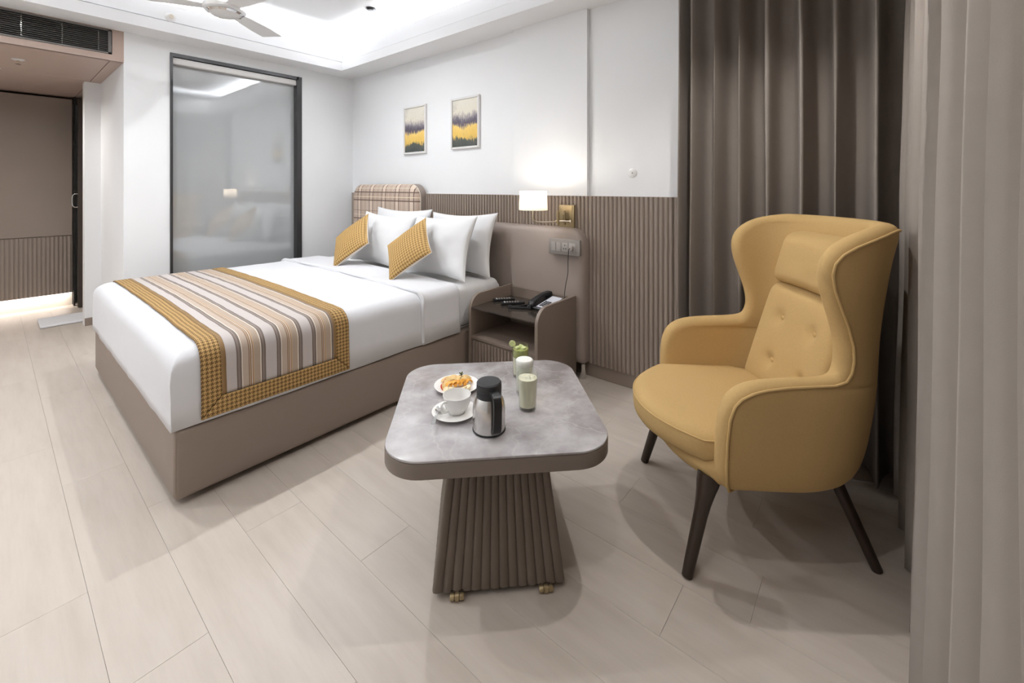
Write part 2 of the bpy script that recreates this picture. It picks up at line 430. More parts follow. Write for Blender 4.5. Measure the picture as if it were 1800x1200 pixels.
# ================================================================== THE SETTING
# ---- floor: sub-floor + individual planks
fl = struct(box('floor', -7.3, XR + .1, YF - .1, YB + .1, -.05, -.012, 'subfloor'), 'pale oak plank floor')
PW, PL = .2025, 1.19
plank_cache = {}
def plank(x0, x1, y0, y1):
    key = (round(x1 - x0, 3), round(y1 - y0, 3))
    if key not in plank_cache:
        hx, hy = (x1 - x0) / 2 - .0003, (y1 - y0) / 2 - .0003
        bm = bmesh.new(); bxb(bm, -hx, hx, -hy, hy, -.012, 0)
        es = [e for e in bm.edges if all(v.co.z > -.001 for v in e.verts)]
        bmesh.ops.bevel(bm, geom=es, offset=.0004, segments=1, affect='EDGES')
        bmesh.ops.recalc_face_normals(bm, faces=bm.faces)
        me = bpy.data.meshes.new('plank'); bm.to_mesh(me); bm.free(); me.materials.append(M['floor']); plank_cache[key] = me
    o = link('plank', plank_cache[key], fl); o.location = ((x0 + x1) / 2, (y0 + y1) / 2, 0)
rowoff = {}
j0 = int(math.floor((YF - .4) / PW)) - 1
for j in range(j0, 12):
    y0, y1 = .40 + j * PW, .40 + (j + 1) * PW
    y0c, y1c = max(y0, YF), min(y1, YB)
    if y1c - y0c < .02: continue
    off = {-1: -1.455, 5: -.27}.get(j, (-1.455 + (j + 1) * .437) % PL - PL)
    x = -7.2 + ((off + 7.2) % PL) - PL
    while x < XR:
        a, b = max(x, -7.2), min(x + PL, XR)
        if b - a > .03: plank(a, b, y0c, y1c)
        x += PL

# ---- ceiling, soffit ring and cove
struct(box('ceiling', XL - .05, XR + .1, YF - .1, YB + .1, ZC, ZC + .05, 'ceil'), 'white upper tray ceiling')
def ring(name, x0, x1, y0, y1, ox0, ox1, oy0, oy1, z0, z1, mat):
    return boxes(name, [(ox0, ox1, y1, oy1, z0, z1), (ox0, ox1, oy0, y0, z0, z1), (ox0, x0, y0, y1, z0, z1), (x1, ox1, y0, y1, z0, z1)], mat)
OX = (XL, XR, YF, YB)
struct(ring('trim_1', TX0, TX1, TY0, TY1, *OX, ZS, ZS + .085, 'ceil'), 'white dropped ceiling border around the tray')
struct(ring('trim_2', TX0 - .012, TX1 + .012, TY0 - .012, TY1 + .012, *OX, ZS + .094, 2.64, 'ceil'), 'white upper step of the ceiling tray')
struct(ring('trim_9', TX0 - .03, TX1 + .03, TY0 - .03, TY1 + .03, *OX, ZS + .085, ZS + .094, 'ceil'), 'shadow groove between the two ceiling steps')
struct(ring('trim_3', TX0 - .012, TX1 + .012, TY0 - .012, TY1 + .012, TX0 - .042, TX1 + .042, TY0 - .042, TY1 + .042, 2.64, ZR, 'ceil'), 'white cove lip hiding the strip light')

# ---- walls
struct(box('wall_back', XL - .1, XR + .1, YB, YB + .1, 0, ZC, 'wall'), 'white wall behind the bed')
struct(box('wall_front', -7.3, XR + .1, YF - .1, YF, 0, ZC, 'wall'), 'white wall opposite the bed')
struct(box('wall_right', XR, XR + .1, YF, YB, 0, ZC, 'wall'), 'white wall behind the long curtain')
GY0, GY1, GZ0, GZ1 = .955, 2.03, .12, 2.385        # glass opening in the left wall
struct(boxes('wall_left', [(XL - .12, XL, YP, GY0, 0, ZC), (XL - .12, XL, GY1, YB, 0, ZC), (XL - .12, XL, GY0, GY1, GZ1, ZC), (XL - .12, XL, GY0, GY1, 0, GZ0),
    (XL - .12, XL, YF, -.75, 0, ZC), (XL - .12, XL, -.75, YP, ZS - .005, ZC)], 'wall'), 'white wall with the grey glass panel')
struct(boxes('wall_passage', [(-5.54, XL - .12, YP, YP + .12, 0, ZS), (-5.66, -5.54, .557, YP + .12, 0, ZS), (-7.2, -5.66, .90, 1.0, 0, ZS), (-7.3, -7.2, -.8, 1.0, 0, ZS)], 'wall'), 'white side wall of the entrance passage')
struct(box('wall_passage_far', -7.2, XL - .12, -.85, -.75, 0, ZS, 'wall'), 'white far side of the entrance passage')
# column on the back wall
struct(box('trim_4', -2.116, -1.471, YB - .03, YB, 1.2, ZS, 'wall'), 'shallow white column on the wall behind the lamp')

# ---- passage ceiling, box face and its panels
pc = struct(box('trim_5', -7.2, XL, -.75, YP, ZP + .004, ZP + .03, 'plinth'), 'wood laminate ceiling of the entrance passage')
for (a, b, c, d) in ((-5.449, XL - .002, -.75, .588), (-5.449, XL - .002, .592, YP - .001), (-7.2, -5.453, -.75, .588), (-7.2, -5.453, .592, YP - .001)):
    box('ceiling_panel', a, b, c, d, ZP, ZP + .012, 'blush', pc, .0015, 1)
GA = (-.62, .60, 2.285, 2.468)
struct(boxes('trim_6', [(XL - .02, XL + .001, -.75, GA[0], ZP, ZS), (XL - .02, XL + .001, GA[1], YP, ZP, ZS), (XL - .02, XL + .001, GA[0], GA[1], ZP, GA[2]), (XL - .02, XL + .001, GA[0], GA[1], GA[3], ZS)], 'blush'), 'blush laminate face of the air conditioning box')

# ---- fluted wainscot and its plinth
WX0, WX1, WZ0, WZ1, WY = -4.44, -.30, .095, 1.211, 2.57
wn = struct(box('trim_7', WX0, WX1, WY, YB, WZ0, WZ1, 'taupe_panel'), 'taupe fluted wall panelling behind the bed and nightstand')
FP = .0298
def flute_mesh(wd, dp, h, mat):
    poly = [(-wd / 2, 0)] + [(-wd / 2 * math.cos(PI * k / 6), -dp * math.sin(PI * k / 6) ** .8) for k in range(1, 6)] + [(wd / 2, 0)]
    bm = bmesh.new(); prism_bm(bm, poly, 0, h, 'z'); bmesh.ops.recalc_face_normals(bm, faces=bm.faces)
    me = bpy.data.meshes.new('flute'); bm.to_mesh(me); bm.free(); me.materials.append(M[mat]); me.shade_smooth(); me.set_sharp_from_angle(angle=math.radians(50)); return me
fm = flute_mesh(.0225, .012, WZ1 - WZ0 - .002, 'taupe_panel')
x = WX0 + .02
while x < WX1 - .01:
    if x > -3.25:
        o = link('flute', fm, wn); o.location = (x, WY, WZ0 + .001)
    x += FP
struct(box('baseboard_back', WX0, WX1, WY + .012, YB, 0, WZ0, 'taupe_panel', None, .002, 1), 'taupe plinth under the fluted panelling')
struct(box('baseboard_passage', -5.539, -5.53, .558, YP, 0, .07, 'taupe_panel'), 'low taupe skirting at the passage wall end')

# ---- grey glass panel
wd = struct(boxes('window_1', [(XL - .11, XL - .085, GY0, GY1, GZ0, GZ1)], 'graymetal'), 'tall dark framed grey glass panel beside the bed')
boxes('frame', [(XL - .085, XL + .012, GY0, GY0 + .018, GZ0, GZ1)], 'graymetal', wd)
boxes('frame', [(XL - .085, XL + .012, GY1 - .05, GY1, GZ0, GZ1)], 'graymetal', wd)
boxes('frame', [(XL - .085, XL + .012, GY0 + .018, GY1 - .03, GZ1 - .03, GZ1)], 'graymetal', wd)
boxes('frame', [(XL - .085, XL + .012, GY0 + .018, GY1 - .03, GZ0, GZ0 + .03)], 'graymetal', wd)
box('pane', XL - .075, XL - .06, GY0 + .018, GY1 - .03, GZ0 + .03, GZ1 - .03, 'pane', wd)
o = box('top_strip', XL - .055, XL - .004, GY0 + .02, GY1 - .034, GZ1 - .085, GZ1 - .034, 'white_plastic', wd, .004); o['label'] = 'white strip under the frame'  # plain white strip across the pane, below the top frame bar

# ================================================================== PASSAGE THINGS
# wardrobe front with fluted lower half
wr = thing('wardrobe', 'glossy taupe floor-raised wardrobe with fluted lower half in the passage', 'wardrobe', (-6.9, -.08, 0))
box('body', -.28, .27, -.66, .655, .14, 2.215, 'wardrobe', wr)
box('plinth', -.28, .245, -.66, .655, 0, .135, 'ivory', wr)
box('door', .271, .29, -.655, .65, .757, 2.21, 'wardrobe', wr, .002, 1)
lowp = box('fluted_panel', .271, .285, -.655, .65, .142, .752, 'wardrobe', wr)
me = flute_mesh(.025, .010, .606, 'wardrobe')
y = -.64
while y < .645:
    o = link('flute', me, lowp); o.location = (.285, y, .144); o.rotation_euler = (0, 0, PI / 2); y += .031
box('light_strip', .25, .262, -.65, .65, .128, .138, 'led', wr)
area('wardrobe_strip_light', (-6.63, -.08, .125), (0, 0, 0), .02, 1.25, 2.4, (1, .93, .88))

# door leaf standing open, seen edge-on
dr = struct(thing('door_1', '', 'door', (-6.40, .592, 0), 0)); del dr['category']; dr['label'] = 'dark brown door standing open at the end of the passage'
dr.rotation_euler = (0, 0, math.radians(174.6 - 180))
box('leaf', -.72, 0, 0, .045, .01, 2.20, 'door', dr, .003, 1)
for sgn, yy in ((-1, 0), (1, .045)):
    tube('handle', spline([(-.045, yy, 1.06), (-.045, yy + sgn * .025, 1.065), (-.045, yy + sgn * .038, 1.09), (-.045, yy + sgn * .038, 1.17), (-.045, yy + sgn * .025, 1.195), (-.045, yy, 1.20)], 4), .007, 'chrome', dr)
hc = box('door_closer', -.30, -.06, .045, .085, 2.09, 2.15, 'graymetal', dr, .004)
tube('closer_arm', [(-.07, .07, 2.09), (-.03, .075, 1.80)], .006, 'chrome', hc)
struct(boxes('trim_8', [(-6.62, -6.56, .578, .590, 0, ZP), ], 'dark'), 'black strip painted as the shaded gap beside the wardrobe')  # solid black strip, its colour stands in for the shade in the gap

# bath mat
mt = thing('bath_mat', 'small white bath mat lying on the passage floor', 'mat', (-5.90, .45, 0))
rbox('mat_pad', .36, .32, .022, .01, 'mat', mt, (10, 10, 1), lambda p: p + Vector((0, 0, .003 * nz(p.x, p.y, 1, 14))), (0, 0, .012))
for s in (-1, 1): box('hem', -.178, .178, s * .15 - .006, s * .15 + .006, .021, .0255, 'mat', mt, .002)

# air-conditioning grille
ac = thing('air_grille', 'long dark slatted air conditioning grille above the passage', 'vent', (XL, -.01, 2.376))
hy, hz = .605, .0915
boxes('frame', [(-.012, .008, -hy, hy, hz - .012, hz), (-.012, .008, -hy, hy, -hz, -hz + .012), (-.012, .008, -hy, -hy + .018, -hz, hz), (-.012, .008, hy - .018, hy, -hz, hz)], 'grille', ac)
box('duct', -.14, -.06, -hy, hy, -hz, hz, 'grille_dark', ac)
bm = bmesh.new(); prism_bm(bm, [(-.012, -.0035), (.008, -.0015), (.008, .0005), (-.012, -.0015)], -hy + .018, hy - .018, 'y')
for v in bm.verts: v.co = Vector((v.co.x, v.co.y, v.co.z))
bmesh.ops.recalc_face_normals(bm, faces=bm.faces)
sm = bpy.data.meshes.new('slat'); bm.to_mesh(sm); bm.free(); sm.materials.append(M['grille'])
for k in range(11):
    o = link('slat', sm, ac); o.location = (0, 0, -.069 + k * .0138)
for yy in (-.45, -.2, .15, .345, .535): box('support_bar', -.014, -.010, yy - .003, yy + .003, -hz + .012, hz - .012, 'chrome', ac)

# sprinkler heads
def sprinkler(name, loc, label, rot=(0, 0, 0)):
    t = thing(name, label, 'sprinkler', loc); t.rotation_euler = rot
    lathe('rose', [(0, 0), (.034, 0), (.036, -.003), (.026, -.008), (.012, -.010), (0, -.010)], 'white_plastic', t, 24)
    lathe('stem', [(.008, -.010), (.008, -.022), (.004, -.026), (.004, -.036), (0, -.036)], 'brass2', t, 12)
    lathe('deflector', [(0, -.036), (.016, -.036), (.016, -.038), (0, -.038)], 'brass2', t, 16)
    for s in (-1, 1): tube('yoke', spline([(s * .006, 0, -.018), (s * .013, 0, -.027), (s * .003, 0, -.036)], 4), .0018, 'brass2', t, 6)
sprinkler('sprinkler_head', (-4.959, .14, ZP), 'small sprinkler head on the passage ceiling')
sprinkler('sprinkler_head', (TX0 - .012, .906, 2.60), 'small brass sprinkler head on the ceiling tray edge above the glass panel', (0, -PI / 2, 0))

# recessed downlights
def downlight(loc, label, lens='ledspot', r=.042):
    t = thing('downlight', label, 'downlight', loc, 0)
    lathe('trim_ring', [(r * .72, -.002), (r * .78, -.006), (r, -.005), (r, 0), (r * .72, 0)], 'white_plastic', t, 24, closed=True)
    lathe('lens', [(0, -.0015), (r * .72, -.0015)], lens, t, 24)
for i, (x, y) in enumerate(DOWN):
    downlight((x, y, ZS), ['round recessed downlight in the ceiling border over the curtain side, middle one', 'round recessed downlight in the ceiling border nearest the armchair', 'round recessed downlight in the ceiling border farthest from the bed', 'round recessed downlight over the wall opposite the bed, nearest the curtain', 'round recessed downlight over the wall opposite the bed, nearest the passage'][i])
for i, (x, y) in enumerate(TRAY):
    downlight((x, y, ZC), ['round recessed downlight in the tray ceiling over the foot of the bed', 'round recessed downlight in the tray ceiling farthest from the bed', 'round recessed downlight in the tray ceiling above the middle of the bed'][i])
downlight((-5.45, .02, ZP), 'round recessed downlight in the wooden passage ceiling')
t = thing('detector', 'small black round sensor on the upper ceiling', 'sensor', (-3.36, 2.125, ZC))
lathe('housing', [(0, 0), (.036, 0), (.036, -.006), (.028, -.016), (0, -.018)], 'black', t, 24)
lathe('collar', [(.036, 0), (.042, 0), (.042, -.004), (.036, -.004)], 'blackm', t, 24, closed=True)

# ceiling fan
fn_ = thing('ceiling_fan', 'white three-blade ceiling fan under the tray ceiling', 'fan', (-3.47, 1.05, 2.50))
lathe('motor_housing', [(0, -.028), (.075, -.028), (.085, -.022), (.10, -.018), (.128, 0), (.134, .018), (.125, .04), (.07, .06), (.03, .066), (0, .066)], 'fan', fn_, 48)
lathe('chrome_ring', [(.098, -.0205), (.112, -.012), (.115, -.015), (.10, -.0245)], 'chrome', fn_, 48, closed=True)
lathe('down_rod', [(.012, .06), (.012, .33), (0, .33)], 'fan', fn_, 16)
lathe('canopy', [(.014, .29), (.05, .31), (.06, .369), (0, .369)], 'fan', fn_, 24)
for a in (127, 7, 247):
    bm = bmesh.new()
    outl = [(.12, -.045), (.2, -.062), (.40, -.078), (.565, -.072), (.545, .078), (.40, .078), (.2, .062), (.12, .045)]
    lo = [bm.verts.new((p[0], p[1], .012 + p[1] * -.05)) for p in outl]; hi = [bm.verts.new((p[0], p[1], .018 + p[1] * -.05)) for p in outl]
    bm.faces.new(lo[::-1]); bm.faces.new(hi)
    for i in range(8): bm.faces.new((lo[i], lo[(i + 1) % 8], hi[(i + 1) % 8], hi[i]))
    b = finish('blade', bm, 'fan', fn_); b.rotation_euler = (0, 0, math.radians(a))
    br = box('blade_arm', .085, .2, -.02, .02, .018, .026, 'fan', b, .002)

# ================================================================== WALL THINGS
def picture(x0, x1, z0, z1, label, seed):
    cx, cz = (x0 + x1) / 2, (z0 + z1) / 2; hx, hz = (x1 - x0) / 2, (z1 - z0) / 2
    t = thing('picture_frame', label, 'picture', (cx, YB, cz), 0, 'framed field paintings above the bed')
    fr = .018
    for a in ((-hx, -hx + fr, -hz, hz), (hx - fr, hx, -hz, hz), (-hx + fr, hx - fr, hz - fr, hz), (-hx + fr, hx - fr, -hz, -hz + fr)):
        box('frame', a[0], a[1], -.022, 0, a[2], a[3], 'white_plastic', t, .002, 1)
    box('canvas', -hx + fr, hx - fr, -.013, -.002, -hz + fr, hz - fr, painting(seed, .4), t)
picture(-3.513, -3.176, 1.588, 2.046, 'white framed painting of a yellow field nearest the glass panel', 3.1)
picture(-2.835, -2.492, 1.600, 2.040, 'white framed painting of a yellow field nearest the wall lamp', 8.7)
t = thing('cover_plate', 'small round white cover plate on the bare wall beside the curtain', 'cover', (-1.16, YB, 1.36), 0)
bm = bmesh.new(); lathe_bm(bm, [(0, .006), (.026, .005), (.03, .002), (.03, 0), (0, 0)], 24)
for v in bm.verts: v.co = Vector((v.co.x, -v.co.z, v.co.y))
finish('plate', bm, 'white_plastic', t, 40); box('hole', -.003, .003, -.0068, -.005, -.003, .003, 'black', t)

# wall lamp
lp = thing('wall_lamp', 'brass swing-arm wall lamp with white drum shade above the nightstand', 'lamp', (-1.615, WY - .012, 1.065))
box('back_plate', -.062, .062, -.022, 0, -.083, .083, 'brass', lp, .003)
box('inner_plate', -.05, .05, -.026, -.022, -.012, .075, 'brass', lp, .003)
lathe('pivot_post', [(0, -.05), (.011, -.05), (.011, .03), (.007, .034), (.007, .045), (0, .045)], 'brass', lp, 16, (0.005, -.05, 0))
lathe('pivot_post', [(0, -.05), (.010, -.05), (.010, .035), (.006, .04), (.006, .05), (0, .05)], 'brass', lp, 16, (-.025, -.085, 0))
tube('bracket_bar', [(.005, -.02, -.02), (.005, -.06, -.02)], .007, 'brass', lp)
tube('bracket_bar', [(.06, -.055, -.025), (-.04, -.09, -.025)], .006, 'brass2', lp)
kn = lathe('knob', [(0, -.012), (.008, -.012), (.010, 0), (.008, .012), (0, .012)], 'brass2', lp, 12, (.055, -.053, -.025))
SH = Vector((-.098, -.27, .118))
arm = [(-.025, -.085, -.03), (-.045, -.13, -.03), (-.075, -.21, -.028), (-.092, -.255, -.02), (-.098, -.27, .005), (-.098, -.27, .06)]
tube('arm', spline(arm, 6), .0055, 'brass2', lp, 10)
lathe('socket', [(.012, .05), (.014, .06), (.014, .10), (0, .10)], 'brass', lp, 16, (SH.x, SH.y, 0))
lathe('bulb', [(0, .10), (.012, .105), (.026, .135), (.024, .15), (.014, .16), (0, .163)], 'bulb', lp, 16, (SH.x, SH.y, -.01))
bm = bmesh.new()
def oval(rx, ry, z): return [bm.verts.new((SH.x + rx * math.cos(2 * PI * k / 40), SH.y + ry * math.sin(2 * PI * k / 40), z)) for k in range(40)]
R = [oval(.099, .086, .055), oval(.094, .082, .18), oval(.092, .080, .18), oval(.097, .084, .055)]
for a, b in zip(R, R[1:] + R[:1]):
    for k in range(40): bm.faces.new((a[k], a[(k + 1) % 40], b[(k + 1) % 40], b[k]))
sh = finish('shade', bm, 'shade', lp, 40)
for a in (0, 120, 240):
    tube('spider', [(SH.x, SH.y, .095), (SH.x + .094 * math.cos(math.radians(a)), SH.y + .082 * math.sin(math.radians(a)), .095)], .0015, 'brass2', sh, 6)
pl = bpy.data.lights.new('lamp_bulb_light', 'POINT'); pl.energy = 4.5; pl.color = (1, .95, .88); pl.shadow_soft_size = .025
po = bpy.data.objects.new('lamp_bulb_light', pl); po.location = (-1.615 + SH.x, WY - .012 + SH.y, 1.065 + .155); COL.objects.link(po)

# ================================================================== BED
def soft(p, a=.006, s=5): return p
# headboards
def hb_puff(hx, hz, amt):
    def f(p):
        if p.y < 0:
            k = max(0, 1 - (p.x / hx) ** 6) * max(0, 1 - (p.z / hz) ** 6); p = p + Vector((0, -amt * k, 0))
        return p
    return f
hb = thing('headboard', 'wide taupe padded headboard running behind pillows and nightstand', 'headboard', (-2.30, 2.52, 0))
# outline with rounded right top corner
X0, X1, Z0, Z1 = -.83, .852, .10, .995
def hb_bm(bm, x0, x1, z0, z1, r, th, bulge, y0=.045):
    def outline(ins):
        return rrect(x0 + ins, x1 - ins, z0 + ins, z1 - ins, [max(.002, r[0] - ins), max(.002, r[1] - ins), .02, .02], 8)
    rings = []
    layers = [(0, y0), (0, y0 - th + .03), (.008, y0 - th + .014), (.02, y0 - th + .004), (.04, y0 - th - bulge * .3), (.10, y0 - th - bulge * .8), (.18, y0 - th - bulge)]
    for ins, yy in layers: rings.append([bm.verts.new((p[0], yy, p[1])) for p in outline(ins)])
    for a, b in zip(rings, rings[1:]):
        n = len(a)
        for k in range(n): bm.faces.new((a[k], a[(k + 1) % n], b[(k + 1) % n], b[k]))
    bm.faces.new(rings[0][::-1]); bm.faces.new(rings[-1])
bm = bmesh.new(); hb_bm(bm, X0, X1, Z0, Z1, (.13, .03), .085, .012); finish('padded_panel', bm, 'taupe_leather', hb, 50)
lathe('leg', [(0, 0), (.020, 0), (.022, .004), (.022, .10), (0, .10)], 'steel', hb, 20, (.825, 0, 0))
lathe('leg', [(0, 0), (.020, 0), (.022, .004), (.022, .10), (0, .10)], 'steel', hb, 20, (-.80, 0, 0))

ph = thing('plaid_headboard', 'beige plaid upholstered headboard with rounded top corners by the wall corner', 'headboard', (-3.70, 2.50, 0))
bm = bmesh.new(); hb_bm(bm, -.545, .553, .30, 1.297, (.13, .13), .10, .016, .065); finish('plaid_panel', bm, 'plaid', ph, 50)
def edge_path(x0, x1, z0, z1, r, y):
    p = [(x0, y, z0)]
    for k in range(9): a = math.radians(180 - 90 * k / 8); p.append((x0 + r + r * math.cos(a), y, z1 - r + r * math.sin(a)))
    for k in range(9): a = math.radians(90 - 90 * k / 8); p.append((x1 - r + r * math.cos(a), y, z1 - r + r * math.sin(a)))
    p.append((x1, y, z0)); return p
tube('piping', edge_path(-.543, .551, .32, 1.295, .13, .0), .005, 'ivory', ph, 8)
bm = bmesh.new()
oa = rrect(-.548, .556, .30, 1.300, [.133, .133, .02, .02], 8); ob = rrect(-.53, .538, .31, 1.282, [.115, .115, .02, .02], 8)
R = [[bm.verts.new((p[0], yy, p[1])) for p in oo] for oo, yy in ((oa, .004), (oa, .068), (ob, .068), (ob, .004))]
for a, b in zip(R, R[1:] + R[:1]):
    for k in range(len(a)): bm.faces.new((a[k], a[(k + 1) % len(a)], b[(k + 1) % len(a)], b[k]))
finish('side_band', bm, 'taupe_leather', ph, 50)

# bed base
BX0, BX1, BY0, BY1 = -4.085, -2.098, .462, 2.46
bed = thing('bed', 'taupe upholstered double bed base on a recessed dark plinth', 'bed', ((BX0 + BX1) / 2, (BY0 + BY1) / 2, 0))
bw, bl = BX1 - BX0, BY1 - BY0
rbox('upholstered_base', bw, bl, .281, .022, 'bed_leather', bed, (14, 14, 4), None, (0, 0, .030 + .1405))
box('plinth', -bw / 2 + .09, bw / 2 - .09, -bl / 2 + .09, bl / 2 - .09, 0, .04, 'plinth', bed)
for sx, sy in ((1, -1), (-1, -1)):
    tube('corner_seam', [(sx * (bw / 2 - .006), sy * (bl / 2 - .0065), z) for z in (.065, .12, .2, .285)], .0012, 'bed_leather', bed, 6)
tube('top_seam', [(bw / 2 - .012, -bl / 2 + .03 + k * .19, .306) for k in range(11)], .0018, 'plinth', bed, 6)

# mattress
MT = .60
mtr = thing('mattress', 'white sheeted mattress showing at the pillow end beside the nightstand', 'mattress', ((BX0 + BX1) / 2, (BY0 + BY1) / 2, .31))
def mfn(p):
    w1 = .004 * nz(p.x, p.y, p.z, 9)
    if abs(p.x) > bw / 2 - .05 and p.z < .1: w1 += .006 * math.sin(p.y * 60 + 4 * nz(p.y, p.z, 0, 5)) * max(0, min(1, (p.y - .4) * 2))
    d = Vector((p.x / bw, p.y / bl, 0)); return p + d * w1 * 2 + Vector((0, 0, .004 * nz(p.x, p.y, 3, 6)))
rbox('mattress_body', bw - .05, bl - .05, MT - .315, .055, 'white_linen', mtr, (20, 60, 8), mfn, (0, 0.0, (MT - .315) / 2 + .007))
tube('seam', [(bw / 2 - .024, -.1 + k * .11, .02 + .002 * math.sin(k)) for k in range(10)], .002, 'white_linen', mtr, 6)

# duvet: one shell over mattress (top, foot, two sides); hem just above the base
def shell_profile(hx, top, hem, r, n=7, flare=0.0):
    """section across the bed: left hem up, over the top, down to the right hem"""
    L = [(-hx - flare, hem), (-hx - flare * .6, hem + (top - hem) * .35), (-hx, hem + (top - hem) * .6)]
    c = []
    for k in range(n + 1): a = math.radians(180 - 90 * k / n); c.append((-hx + r + r * math.cos(a), top - r + r * math.sin(a)))
    m = [(-hx + r + (2 * hx - 2 * r) * k / 24, top + .012 * math.sin(PI * k / 24)) for k in range(1, 24)]
    left = L + c; right = [(-x, z) for x, z in left][::-1]
    return left + m + right
def duvet_mesh(y0, y1, hx, top, hem, r, rf, wr, name, mat, parent, foot=True, ny=60, seed=0, thick=.010):
    cx = (BX0 + BX1) / 2
    bm = bmesh.new(); prof = shell_profile(hx, top, hem, r, flare=.006); rows = []
    ys = []
    if foot:
        for k in range(9):   # rounded foot edge: rows sweep from foot hem to the top
            a = math.radians(90 * k / 8); ys.append(('f', a))
    for k in range(ny + 1): ys.append(('t', y0 + (rf if foot else 0) + (y1 - y0 - (rf if foot else 0)) * k / ny))
    def wob(x, y, z, side):
        w1 = wr * (nz(x + seed, y, z, 7) + .5 * nz(x, y + seed, z, 17))
        return w1
    if foot:
        # foot drop rows
        drop = [hem + (top - rf - hem) * k / 6 for k in range(6)]
        for z in drop:
            row = []
            for (px, pz) in prof:
                zz = min(pz, z); kk = 0
                # keep side contour, collapse to foot plane
                xx = px if pz <= z else (max(-hx, min(hx, px)))
                row.append((xx, y0 - .004 * (1 - (z - hem) / (top - hem)), zz))
            rows.append(row)
    for kind, v in ys:
        row = []
        for (px, pz) in prof:
            if kind == 'f':
                yy = y0 + rf - rf * math.cos(v); zmax = top - rf + rf * math.sin(v)
                lim = zmax + (pz - top if pz > top else 0)
                zz = min(pz, lim); row.append((px, yy, zz))
            else: row.append((px, v, pz))
        rows.append(row)
    V = []
    for row in rows:
        rv = []
        for (x, y, z) in row:
            q = Vector((x, y, z)); s = wob(x, y, z, 0)
            side = abs(x) > hx - .03
            ft = foot and y < y0 + .02
            if z > top - .03: q.z += s
            if side: q.x += math.copysign(1, x) * s * 1.2
            if ft: q.y -= s * 1.2
            if z < hem + .01: q.z += .006 * nz(x, y, seed, 3)
            rv.append(bm.verts.new((q.x + cx, q.y, q.z)))
        V.append(rv)
    for a, b in zip(V, V[1:]):
        for k in range(len(a) - 1):
            try: bm.faces.new((a[k], a[k + 1], b[k + 1], b[k]))
            except ValueError: pass
    bmesh.ops.remove_doubles(bm, verts=bm.verts, dist=.0008)
    o = finish(name, bm, mat, parent, 70)
    md = o.modifiers.new('thickness', 'SOLIDIFY'); md.thickness = thick; md.offset = -1
    return o
dv = thing('duvet', 'white duvet tucked over the bed with its head end folded back', 'duvet', (0, 0, 0))
HX = bw / 2 - .002
duvet_mesh(.452, 1.70, HX, MT + .018, .3135, .085, .085, .0035, 'cover', 'duvet', dv, True, 50, 2)
duvet_mesh(1.675, 1.985, HX + .008, MT + .028, .3135, .075, .06, .004, 'folded_edge', 'duvet', dv, False, 26, 9, .016)
# rolled fold line
cx = (BX0 + BX1) / 2
pr = [(x + cx, 1.684 + .006 * math.sin(i * .7), z - .002) for i, (x, z) in enumerate(shell_profile(HX + .006, MT + .030, .33, .075))]
tube('fold_roll', pr, .011, 'duvet', dv, 8)
# puckered corner seam at the foot
tube('corner_tuck', [(cx + HX - .012 + .004 * math.sin(k * 2.1), .452 + .014, .34 + k * .022) for k in range(9)], [.002, .006, .004, .007, .004, .007, .004, .006, .002], 'duvet', dv, 8)

# bed runner
rn = thing('bed_runner', 'striped bed runner with mustard houndstooth border across the foot of the bed', 'bed runner', (0, 0, 0))
RY0, RY1, RB = .548, 1.196, .074
prof = shell_profile(HX + .005, MT + .026, .327, .088, 7, .006)
# parametrise by length
acc = [0.0]
for a, b in zip(prof, prof[1:]): acc.append(acc[-1] + math.hypot(b[0] - a[0], b[1] - a[1]))
TOT = acc[-1]
def rpt(d):
    d = max(0, min(TOT, d))
    for i in range(len(acc) - 1):
        if d <= acc[i + 1] + 1e-9:
            t = (d - acc[i]) / max(1e-9, acc[i + 1] - acc[i]); return (prof[i][0] + (prof[i + 1][0] - prof[i][0]) * t, prof[i][1] + (prof[i + 1][1] - prof[i][1]) * t)
def runner_part(name, quad, mat, lift=.0, nu=12, nv=150):
    """quad: function (u,v)->(y, d)"""
    bm = bmesh.new(); uvl = bm.loops.layers.uv.new('UVMap'); g = []; uvs = {}
    for i in range(nv + 1):
        row = []
        for j in range(nu + 1):
            y, d = quad(j / nu, i / nv); x, z = rpt(d)
            wv = .0022 * nz(x, y, z, 9) + .0012 * nz(x, y, z, 22)
            nx, nzv = (math.copysign(1, x), 0) if abs(x) > HX - .02 and z < MT - .06 else ((math.copysign(.7, x), .7) if abs(x) > HX - .09 else (0, 1))
            v = bm.verts.new((x + cx + nx * (lift + wv), y + (.003 * nz(d, y, 3, 4)), z + nzv * (lift + wv))); row.append(v); uvs[v] = (y - RY0, d)
        g.append(row)
    for i in range(nv):
        for j in range(nu):
            f = bm.faces.new((g[i][j], g[i][j + 1], g[i + 1][j + 1], g[i + 1][j]))
            for l in f.loops: l[uvl].uv = uvs[l.vert]
    o = finish(name, bm, mat, rn, 80)
    md = o.modifiers.new('thickness', 'SOLIDIFY'); md.thickness = .004; md.offset = 1 if False else -1
    return o
lerp = lambda a, b, t: a + (b - a) * t
runner_part('striped_panel', lambda u, v: (lerp(RY0 + RB, RY1 - RB, u), lerp(RB, TOT - RB, v)), 'stripe', .002, 24)
runner_part('border', lambda u, v: (lerp(RY0, RY0 + RB, u), lerp(RB * u, TOT - RB * u, v)), 'hound', .003, 5)
runner_part('border', lambda u, v: (lerp(RY1 - RB, RY1, u), lerp(RB * (1 - u), TOT - RB * (1 - u), v)), 'hound', .003, 5)
runner_part('border', lambda u, v: (lerp(RY0 + RB * v, RY1 - RB * v, u), lerp(0, RB, v)), 'hound', .003, 30, 6)
